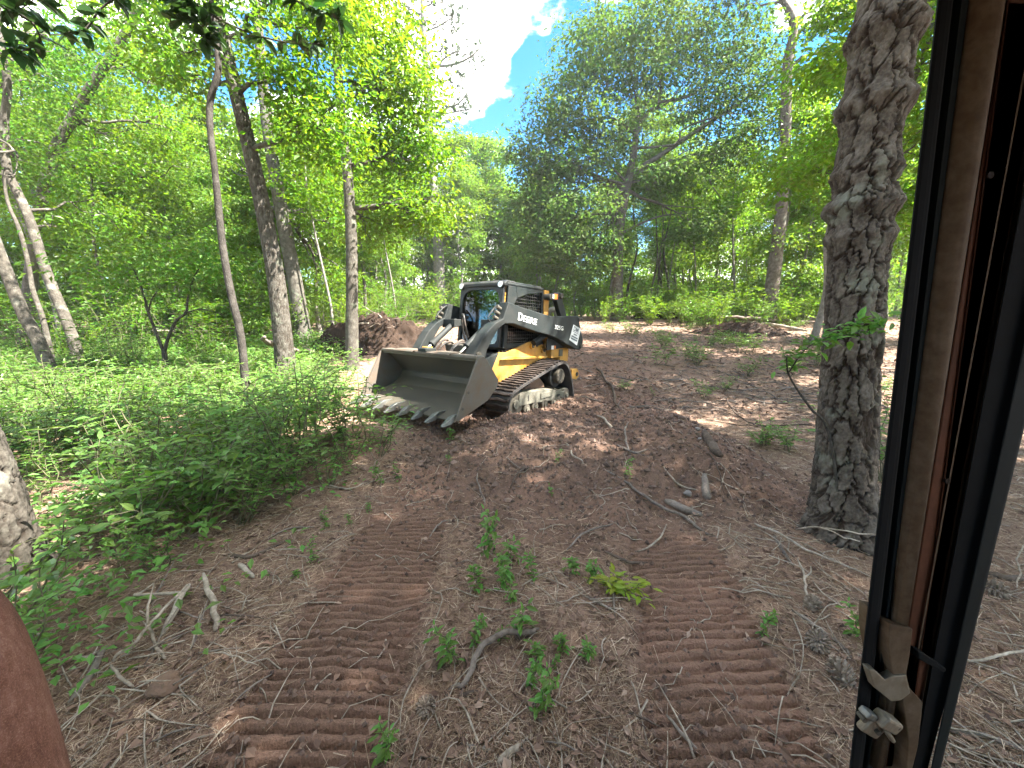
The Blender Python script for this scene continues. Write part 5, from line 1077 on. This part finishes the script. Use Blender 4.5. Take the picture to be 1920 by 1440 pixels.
# pine cones
cm = MB(); rc = np.random.default_rng(4)
for k in range(54):
    f = k / 54; a_ = k * 2.4; z = -.035 + .075 * f; r0 = .026 * math.sin(math.pi * (.18 + .78 * f)) + .002; d = np.array([math.cos(a_), math.sin(a_), .25 + .5 * f]); sd_ = np.array([-math.sin(a_), math.cos(a_), 0])
    b_ = np.array([math.cos(a_) * r0 * .3, math.sin(a_) * r0 * .3, z]); tip = b_ + d * r0; w = .009
    V = [b_ - sd_ * w * .4, b_ + sd_ * w * .4, tip + sd_ * w * .6, tip - sd_ * w * .6, tip + np.array([0, 0, .005]), b_ + np.array([0, 0, .004])]
    cm.add(V, [(0, 1, 2, 3), (5, 4, 2, 1), (0, 3, 4, 5), (3, 2, 4), (0, 5, 1)])
cmesh = cm.mesh('pine_cone', M['cone'])
for u, v, lb_, s in ((800,1330,'pale open pine cone on the right edge of the left track print',1.0),(1522,1138,'pale pine cone at the foot of the forked white stick',1.1),(1533,1212,'brown pine cone on the litter left of the door pillar',1.3),(1577,1272,'dark pine cone touching the left of the door pillar foot',1.3),(1862,1110,'pale pine cone right of the door pillar',1.4)):
    o = link('pine_cone', cmesh); q = gp(u, v); o.location = q + np.array([0, 0, .022 * s]); o.scale = (s, s, s); o.rotation_euler = (1.2 + rc.normal() * .2, rc.normal() * .3, rc.uniform(0, 6.28)); tag(o, lb_, 'pine cone', 'pine cones')
# stones
for k, (u, v, w, lb_) in enumerate(((1308,806,9,'pale stone high on the spoil heap'),(1312,823,8,'smaller pale stone below the high one on the spoil heap'),(1290,930,15,'grey broken stone above the short rough log'),(1121,1005,17,'pinkish clod of earth at the top of the strip between prints'),(1185,1003,20,'flat dark clod beside the pinkish one'),(310,1290,50,'big dark clod of earth at lower left under the brush pile'))):
    q = gp(u, v); r0 = w * .5 * zc(q) / FPX; bm = bmesh.new(); bmesh.ops.create_icosphere(bm, subdivisions=3, radius=r0); rk = np.random.default_rng(40 + k); ph = rk.random(3) * 9
    for vv in bm.verts:
        c = vv.co / r0; d = 1 + .35 * (float(fbm(np.array([c.x * 1.3 + ph[0]]), np.array([c.y * 1.3 + c.z * 1.7 + ph[1]]), 1, 4)[0]) - .5) * 2; vv.co *= d; vv.co.z *= .7
    me = bpy.data.meshes.new('stone'); bm.to_mesh(me); bm.free(); me.materials.append(M['stone'] if k < 3 else M['clay']); o = link('stone' if k < 3 else 'clod', me); o.location = q + np.array([0, 0, r0 * .4]); tag(o, lb_, 'stone' if k < 3 else 'clod')

# dirt piles pushed up by the loader
def pile(name, label, cx, cy, rx, ry, h, seed, roots, mat):
    n = 110; gx_ = np.linspace(-1.3, 1.3, n); A, B_ = np.meshgrid(gx_, gx_); rr_ = np.sqrt(A ** 2 + B_ ** 2) + .5 * (fbm(A * 2, B_ * 2, 1, 3, seed) - .5); Xw, Yw = cx + A * rx, cy + B_ * ry
    hh = h * (1 - sstep(.05, 1.05, rr_)) * (.65 + .9 * (fbm(A * 3, B_ * 3, 1, 4, seed + 3) - .2)) + h * .42 * (np.abs(fbm(A * 8, B_ * 8, 1, 5, seed + 5, .65) - .5) * 2 - .2) * (1 - sstep(.5, 1.1, rr_))
    zz_ = hbase(Xw, Yw) + hh - .12; base = np.array([cx, cy, float(hbase(cx, cy))]); root = empty(name, base); i = np.arange(n - 1)[:, None] * n; j = np.arange(n - 1)[None, :]
    F = np.stack([i + j, i + j + 1, i + n + j + 1, i + n + j], -1).reshape(-1, 4); me = fastmesh('soil_heap', np.stack([Xw, Yw, zz_], -1).reshape(-1, 3) - base, F, mat, True)
    for at_, vv in (('litter', .05 + .6 * fbm(A * 2, B_ * 2, 1, 3, 4)), ('red', sstep(.45, .7, fbm(A * 2, B_ * 2, 1, 3, 9)) * .35)): me.attributes.new(at_, 'FLOAT', 'POINT').data.foreach_set('value', np.asarray(vv).ravel().astype(np.float32))
    link('soil_heap', me, root); r_ = np.random.default_rng(seed)
    for k in range(roots):
        a_ = r_.uniform(0, 6.28); f = r_.uniform(.05, .75); ii = int(np.clip((f * math.sin(a_) + 1.3) / 2.6 * n, 0, n - 1)); jj = int(np.clip((f * math.cos(a_) + 1.3) / 2.6 * n, 0, n - 1)); p0 = np.array([Xw[ii, jj], Yw[ii, jj], zz_[ii, jj]])
        e = p0 + np.array([r_.normal() * .5, -abs(r_.normal()) * .3, r_.uniform(-.15, .38)]) * h * .8; P = crooked(p0 - [0, 0, .05], e, r_, 5, .18, .1); V, F = tube_arrays(P - base, np.linspace(.025, .006, len(P)) * r_.uniform(.5, 1.2), 6)
        link('root', fastmesh('root', V, F, M[('wood_grey', 'wood_pale', 'wood_dark')[k % 3]], True), root)
    tag(root, label, 'dirt pile'); return root
q = gp(690, 668); pile('dirt_pile', 'tall heap of dark earth and torn roots behind the bucket, left of the cab', q[0] - .1, q[1] + 1.0, 2.6, 1.2, 1.05, 5, 34, M['heap'])
q = gp(1400, 630); pile('dirt_pile', 'low heap of earth and brush at the right edge of the clearing', q[0], q[1] + .6, 2.6, 1.0, .55, 15, 18, M['heap'])
q = gp(1240, 598); pile('dirt_pile', 'dark low mound of earth in front of the far bushes', q[0], q[1] + .5, 1.8, .9, .7, 25, 10, M['heap'])

# ------------------------------------------------------------------ litter
def strip_geo(Cn, D, Ln, Wn):                       # little roof-shaped slivers
    D = unit(D); S = unit(np.cross(D, np.array([0, 0, 1.0]))); U = np.array([0, 0, 1.0]); Ln = Ln[:, None]; Wn = Wn[:, None]; a_ = Cn - D * Ln * .5; b_ = Cn + D * Ln * .5; mid = U * Wn * .6; bow = U * Ln * .05
    V = np.stack([a_ - S * Wn * .5, a_ + mid, a_ + S * Wn * .5, b_ - S * Wn * .5, b_ + mid, b_ + S * Wn * .5], 1); b = np.arange(len(Cn))[:, None] * 6
    F = np.concatenate([b + [0, 1, 4, 3], b + [1, 2, 5, 4]], 0); return V.reshape(-1, 3), [F]
def litter_spots(n, seed, keep, ymax=9.0):
    r_ = np.random.default_rng(seed); o = []
    while sum(map(len, o)) < n:
        y = .8 + (ymax - .8) * r_.random(n) ** 2.0; x = (r_.random(n) * 2 - 1) * (1.42 * y + .6); k = r_.random(n) < keep(x, y); o.append(np.stack([x[k], y[k]], 1))
    P = np.vstack(o)[:n]; return P[:, 0], P[:, 1], r_
x, y, r_ = litter_spots(90000, 71, lambda x, y: (.10 + .90 * (1 - disturbed(x, y))) * (1 - .6 * lane_mask(x, y)))
n_ = len(x); Cn = np.stack([x, y, hq(x, y) + .003 + .008 * r_.random(n_)], 1); a_ = r_.random(n_) * 6.28; sc_ = np.clip(y / 2.2, .8, 2.2)
V, F = strip_geo(Cn, np.stack([np.cos(a_), np.sin(a_), r_.normal(size=n_) * .12], 1), (.03 + .07 * r_.random(n_)), (.0016 + .0009 * (r_.random(n_) < .2)) * sc_ * (.7 + .8 * r_.random(n_))); o = link('needle_litter', fastmesh('needle_litter', V, F, M['needle_litter'])); tag(o, 'dry pine needles covering the forest floor', 'litter', kind='stuff')
x, y, r_ = litter_spots(22000, 72, lambda x, y: .18 + .82 * (1 - disturbed(x, y)))
n_ = len(x); Cn = np.stack([x, y, hq(x, y) + .004 + .01 * r_.random(n_)], 1); Ln = .012 + .04 * r_.random(n_) ** 2
V, F = leaf_geo(Cn, np.stack([r_.normal(size=n_), r_.normal(size=n_), r_.normal(size=n_) * .25], 1), np.array([0, 0, 1.0]) + r_.normal(size=(n_, 3)) * .35, Ln, Ln * (.3 + .5 * r_.random(n_))); o = link('leaf_litter', fastmesh('leaf_litter', V, F, M['chip_litter'])); tag(o, 'dry leaf bits and bark chips on the forest floor', 'litter', kind='stuff')
# crumbs of soil
x, y, r_ = litter_spots(16000, 73, lambda x, y: (.03 + .97 * disturbed(x, y)) * (1 - .75 * lane_mask(x, y)), 7.0); n_ = len(x); oc = np.array([[1, 0, 0], [-1, 0, 0], [0, 1, 0], [0, -1, 0], [0, 0, 1], [0, 0, -1]], float)
s_ = (.003 + .014 * r_.random(n_) ** 3) * np.clip(y / 2.5, .8, 2); V = (np.stack([x, y, hq(x, y) + s_ * .3], 1)[:, None, :] + oc[None] * s_[:, None, None] * (.6 + .8 * r_.random((n_, 6, 1)))).reshape(-1, 3); b = np.arange(n_)[:, None] * 6
F = np.concatenate([b + f for f in ([0, 2, 4], [2, 1, 4], [1, 3, 4], [3, 0, 4], [2, 0, 5], [1, 2, 5], [3, 1, 5], [0, 3, 5])], 0); o = link('soil_crumbs', fastmesh('soil_crumbs', V, F, M['clod'])); tag(o, 'crumbs of dark soil on the churned ground', 'soil', kind='stuff')
# broken lumps along the bank of the spoil heap, below the bucket and at the sod edge
rg = np.random.default_rng(79); XY = np.vstack([np.stack([rg.normal(1.75, .42, 520), rg.normal(4.25, .55, 520)], 1), np.stack([rg.normal(-.9, .35, 260), rg.normal(4.1, .4, 260)], 1), np.stack([rg.normal(.6, .8, 320), rg.normal(4.2, .7, 320)], 1)]); n_ = len(XY); s_ = .007 + .026 * rg.random(n_) ** 2.5
ph = (1 + 5 ** .5) / 2; ic = unit(np.array([[-1, ph, 0], [1, ph, 0], [-1, -ph, 0], [1, -ph, 0], [0, -1, ph], [0, 1, ph], [0, -1, -ph], [0, 1, -ph], [ph, 0, -1], [ph, 0, 1], [-ph, 0, -1], [-ph, 0, 1]], float))
icf = np.array([[0, 11, 5], [0, 5, 1], [0, 1, 7], [0, 7, 10], [0, 10, 11], [1, 5, 9], [5, 11, 4], [11, 10, 2], [10, 7, 6], [7, 1, 8], [3, 9, 4], [3, 4, 2], [3, 2, 6], [3, 6, 8], [3, 8, 9], [4, 9, 5], [2, 4, 11], [6, 2, 10], [8, 6, 7], [9, 8, 1]])
V = (np.stack([XY[:, 0], XY[:, 1], hq(XY[:, 0], XY[:, 1]) + s_ * .1], 1)[:, None] + ic[None] * s_[:, None, None] * (.6 + .75 * rg.random((n_, 12, 1))) * np.array([1.15, 1, .8])).reshape(-1, 3)
o = link('soil_lumps', fastmesh('soil_lumps', V, (np.arange(n_)[:, None, None] * 12 + icf[None]).reshape(-1, 3), M['clod'])); tag(o, 'broken lumps of red brown soil on the churned heap', 'soil', kind='stuff')
# fine twigs
x, y, r_ = litter_spots(1700, 74, lambda x, y: .5 + .5 * (1 - disturbed(x, y)), 10.0); tb = []
for xx, yy in zip(x, y):
    a_ = r_.random() * 6.28; ln = r_.uniform(.08, .4); p0 = np.array([xx, yy, 0]); p1 = p0 + np.array([math.cos(a_), math.sin(a_), 0]) * ln; pm = (p0 + p1) / 2 + r_.normal(size=3) * ln * .12
    P = smooth_path(np.array([p0, pm, p1]), 7); P[:, 2] = hq(P[:, 0], P[:, 1]) + .006 + .02 * r_.random() * np.sin(np.linspace(0, 3.1, 7)); tb.append((P, np.linspace(.0035, .0012, 7) * r_.uniform(.6, 1.4), 4, None))
V, F = join_tubes(tb); o = link('twig_litter', fastmesh('twig_litter', V, F, M['wood_pale'], True)); tag(o, 'fine dead twigs scattered over the forest floor', 'twigs', kind='stuff')

r_ = np.random.default_rng(75); tb = []
for k in range(1500):
    yy = r_.uniform(6, 20); xx = r_.uniform(-1.5, 1.35 * yy); 
    if xx < 1.5 and yy < 8.2: continue
    a_ = r_.random() * 6.28; ln = r_.uniform(.15, .8) * (.6 + .05 * yy); p0 = np.array([xx, yy, 0]); p1 = p0 + np.array([math.cos(a_), math.sin(a_), 0]) * ln; pm = (p0 + p1) / 2 + r_.normal(size=3) * ln * .12
    P = smooth_path(np.array([p0, pm, p1]), 6); P[:, 2] = hq(P[:, 0], P[:, 1]) + .012 + .06 * r_.random() * np.sin(np.linspace(0, 3.1, 6)); tb.append((P, np.linspace(.010, .004, 6) * r_.uniform(.5, 1.5), 4, None))
V, F = join_tubes(tb); o = link('brush_litter', fastmesh('brush_litter', V, F, M['wood_grey'], True)); tag(o, 'broken twigs and brush strewn over the clearing', 'twigs', kind='stuff')
yy = r_.uniform(5.5, 20, 14000); xx = r_.uniform(-.2, 1.35, 14000) * yy; k = (xx > 1.5) | (yy > 8.5); xx, yy = xx[k], yy[k]; n_ = len(xx); Cn = np.stack([xx, yy, hq(xx, yy) + .01], 1); Ln = .05 + .08 * r_.random(n_)
V, F = leaf_geo(Cn, r_.normal(size=(n_, 3)) * np.array([1, 1, .3]), np.array([0, 0, 1.0]) + r_.normal(size=(n_, 3)) * .4, Ln, Ln * (.25 + .4 * r_.random(n_))); o = link('chip_litter', fastmesh('chip_litter', V, F, M['chip_litter'])); tag(o, 'bark chips and dead leaves scattered over the clearing', 'litter', kind='stuff')
# ------------------------------------------------------------------ cab door pillar and rusty rail close to the camera
M['seal'] = plain_mat('black_rubber_seal', (0.005, 0.006, 0.007), 0.85, spec=.12, bumpd=.0006)
M['pillar_teal'] = plain_mat('dark_teal_paint', (0.007, 0.011, 0.012), 0.75, spec=.15, dirt=(0.014, 0.015, 0.014), dirt_amt=.2, dirt_scale=9)
M['trim_tan'] = plain_mat('dusty_tan_trim', (0.075, 0.048, 0.027), 0.8, spec=.2, dirt=(0.13, 0.10, 0.07), dirt_amt=.2, dirt_scale=45, bumpd=.001)
M['pillar_orange'] = plain_mat('faded_orange_brown_paint', (0.105, 0.036, 0.016), 0.75, spec=.2, dirt=(0.04, 0.018, 0.011), dirt_amt=.4, dirt_scale=8)
M['pillar_brown'] = plain_mat('dark_brown_paint', (0.018, 0.009, 0.006), 0.8, spec=.15)
M['latch'] = plain_mat('worn_latch_metal', (0.22, 0.20, 0.16), 0.45, 0.5, dirt=(0.14, 0.10, 0.06), dirt_amt=.4, dirt_scale=30, bumpd=.001)
m, t, out = material('rusty_steel'); tc = N(t, 'ShaderNodeTexCoord'); co = tc.outputs['Object']
r1 = noise(t, co, 7, 6, .65); r2 = noise(t, mapping(t, co, (1, 1, .35)), 90, 6, .7); r3 = noise(t, co, 420, 3, .6)
c = ramp(t, math_(t, 'ADD', math_(t, 'MULTIPLY', r1, .55), math_(t, 'MULTIPLY', r2, .45)), [(.34, (.085, .036, .026)), (.46, (.18, .078, .054)), (.56, (.27, .135, .098)), (.68, (.42, .26, .20))])
c = mixc(t, .45, c, ramp(t, r3, [(.3, (.05, .022, .016)), (.55, (.17, .08, .055)), (.75, (.42, .27, .20))]))
p = N(t, 'ShaderNodeBsdfPrincipled', Roughness=.9); p.inputs['Specular IOR Level'].default_value = .2; t.links.new(c, p.inputs['Base Color'])
t.links.new(bump(t, math_(t, 'ADD', r2, math_(t, 'MULTIPLY', r3, .6)), .7, .003), p.inputs['Normal']); t.links.new(p.outputs[0], out.inputs[0]); M['rust'] = m
pil = empty('door_pillar', (.5, .55, .25)); pb = np.array(pil.location)
tag(pil, 'dark cab door pillar with tan trim and a metal latch at the right edge', 'door pillar', kind='thing')
def strip(name, mat, L2, R2, Yf, Yb, v0=-700, v1=1900, round_=False, bev=.003):
    """a vertical strip: left and right edge given in the photo at v = 480 and v = 960, front plane Yf, back plane Yb"""
    def edge(e, v): return e[0] + (e[1] - e[0]) * (v - 480) / 480.0
    mb = MB(); rows = []
    for v in (v0, 0, 700, 1440, v1):
        l, r = at(edge(L2, v), v, Yf), at(edge(R2, v), v, Yf); 
        if round_:
            c = (l + r) / 2; w = (r[0] - l[0]) / 2; row = [c + np.array([-w * math.cos(a_), .6 * w - w * 1.0 * math.sin(a_), 0]) for a_ in np.linspace(0, math.pi, 9)] + [at(edge(R2, v), v, Yb), at(edge(L2, v), v, Yb)]
        else: row = [l, r, at(edge(R2, v), v, Yb), at(edge(L2, v), v, Yb)]
        rows.append(row)
    k = len(rows[0]); V = [p_ - pb for row in rows for p_ in row]; F = [tuple(range(k)), tuple(range(len(V) - 1, len(V) - k - 1, -1))]
    for i_ in range(len(rows) - 1):
        for j_ in range(k): F.append((i_*k + j_, i_*k + k + j_, i_*k + k + (j_+1) % k, i_*k + (j_+1) % k))
    return mb.add(V, F).build(name, mat, pil, bev, round_)
strip('rubber_seal', M['seal'], (1702, 1647), (1731, 1674), .500, .56, bev=.006)
strip('channel', M['pillar_teal'], (1728, 1671), (1770, 1704), .512, .57)
strip('channel_lip', M['pillar_teal'], (1744, 1685), (1754, 1692), .506, .515)
strip('trim_tube', M['trim_tan'], (1766, 1701), (1815, 1739), .500, .57, v1=1215, round_=True, bev=0)
strip('painted_flange', M['pillar_orange'], (1812, 1736), (1858, 1770), .512, .58, v1=1225)
strip('flange_edge', M['trim_tan'], (1856, 1768), (1859, 1771), .509, .515, v1=1225, bev=0)
strip('inner_recess', M['pillar_brown'], (1858, 1770), (1895, 1803), .525, .59)
strip('edge_line', M['trim_tan'], (1893, 1801), (1896, 1803), .521, .527, bev=0)
strip('outer_panel', M['seal'], (1895, 1803), (1992, 1866), .514, .60, bev=.006)
strip('outer_seal', M['pillar_teal'], (1955, 1850), (2000, 1882), .507, .59, bev=.006)
strip('lower_panel', M['pillar_orange'], (1824, 1760), (1886, 1796), .510, .525, v0=1240, v1=1900)
strip('lower_panel_edge', M['trim_tan'], (1884, 1795), (1888, 1797), .507, .512, v0=1245, v1=1900, bev=0)
def plate(name, mat, poly, Y0, th, bev=.0015):
    F = [at(u, v, Y0) - pb for u, v in poly]; B_ = [p_ + np.array([0, th, 0]) for p_ in F]; n = len(F)
    return MB().add(F + B_, [tuple(range(n)), tuple(range(2*n - 1, n - 1, -1))] + [(i_, i_ + n, (i_+1) % n + n, (i_+1) % n) for i_ in range(n)]).build(name, mat, pil, bev)
plate('trim_foot', M['trim_tan'], [(1668,1170),(1712,1180),(1706,1230),(1700,1265),(1706,1290),(1731,1318),(1722,1400),(1712,1440),(1700,1500),(1690,1500),(1700,1440),(1703,1390),(1696,1335),(1690,1300),(1674,1265),(1666,1215)], .492, .05)
plate('bare_metal_patch', M['latch'], [(1629,1256),(1640,1256),(1660,1275),(1675,1268),(1700,1266),(1708,1300),(1690,1314),(1672,1316),(1640,1290)], .489, .012)
def solid(name, mat, c, ax, ln, w, th, bev=.004):     # bevelled bar: centre pixel, direction in the picture (degrees), sizes in metres
    P_ = at(c[0], c[1], c[2]); o = MB().box(-ln / 2, ln / 2, -th / 2, th / 2, -w / 2, w / 2).build(name, mat, pil, bev); o.location = P_ - pb; o.rotation_euler = (0.2, R(ax), 0.35); return o
solid('striker_plate', M['latch'], (1634, 1362, .490), 38, .052, .026, .012)
solid('striker_body', M['latch'], (1662, 1352, .484), 36, .050, .020, .020)
solid('striker_lip', M['tooth_steel'], (1628, 1338, .480), 36, .026, .010, .014, .002)
solid('striker_tongue', M['latch'], (1668, 1380, .482), 50, .030, .006, .008, .002)
for cu_, cv_ in ((1622, 1352), (1648, 1376), (1684, 1366)):
    c_ = at(cu_, cv_, .478) - pb; MB().cyl(c_, c_ + np.array([.001, .012, 0]), .0035, 10).build('screw', M['roller_steel'], pil)
for v_ in (330, 900):
    c_ = at(1768 - (v_ - 480) * .139 + 62, v_, .512) - pb; MB().cyl(c_ - np.array([0, .004, 0]), c_ + np.array([0, .006, 0]), .004, 12).build('rivet', M['pillar_brown'], pil)
plate('torn_edge', M['seal'], [(1722,1222),(1734,1226),(1752,1240),(1776,1256),(1770,1262),(1748,1250),(1722,1236)], .500, .03)
# door sill beam that the pillar stands on, below the picture
MB().box(-.9, .9, .02, .16, -.34, -.20).build('sill_beam', M['pillar_brown'], pil, .01)
MB().box(-1.45, .85, -1.75, .0, 1.575, 1.635).build('cab_shade_roof', M['pillar_brown'], pil, .02)  # unseen roof added over the camera, set low to shade the pillar
MB().box(-1.45, .85, -1.75, -1.69, -.20, 1.57).build('unseen_cab_back', M['pillar_brown'], pil, .02)  # unseen back wall, added with the roof to darken the pillar
rl = empty('rusty_rail', (-.62, .5, .3)); rbz = np.array(rl.location); tag(rl, 'rusty brown curved steel rail at the bottom left corner', 'rail')
P = smooth_path(np.array([at(-380,1110,.52), at(-240,1140,.52), at(-145,1215,.52), at(-90,1330,.52), at(-48,1460,.52), at(5,1650,.52), at(50,1850,.52)]), 60)
V, F = tube_arrays(P - rbz, np.interp(np.linspace(0, 1, 60), [0, .3, 1], [.085, .088, .098]), 40)
link('rail_tube', fastmesh('rail_tube', V, F, M['rust'], True), rl)

# ------------------------------------------------------------------ dusty summer air
m, t, out = material('haze_air')
pv = N(t, 'ShaderNodeVolumePrincipled'); pv.inputs['Density'].default_value = 0.0008; pv.inputs['Color'].default_value = (0.93, 0.96, 0.98, 1); pv.inputs['Anisotropy'].default_value = 0.2
t.links.new(pv.outputs[0], out.inputs['Volume'])
hb = MB().box(-95, 95, -35, 165, -2.0, 24).build('haze', m); tag(hb, 'thin dusty haze in the air of the wood', 'haze', kind='stuff')

# things that would share a label are told apart by their order across the view
from collections import defaultdict
grp = defaultdict(list)
for o in C.objects:
    if o.parent is None and o.get('label') and o.get('kind') not in ('stuff', 'structure'): grp[o['label']].append(o)
ORD = ['first', 'second', 'third', 'fourth', 'fifth', 'sixth', 'seventh', 'eighth', 'ninth', 'tenth', 'eleventh', 'twelfth', 'thirteenth', 'fourteenth', 'fifteenth', 'sixteenth', 'seventeenth', 'eighteenth', 'nineteenth', 'twentieth', 'twenty-first', 'twenty-second', 'twenty-third', 'twenty-fourth', 'twenty-fifth']
for lb_, os_ in grp.items():
    if len(os_) < 2 or len(os_) > len(ORD) or 'viewer' in lb_: continue
    os_.sort(key=lambda o: o.location.x / max(.3, o.location.y))
    for k, o in enumerate(os_): o['label'] = lb_ + ', ' + (ORD[k] + ' from left' if k < len(os_) - 1 else 'rightmost of them' if len(os_) > 2 else 'the right one')
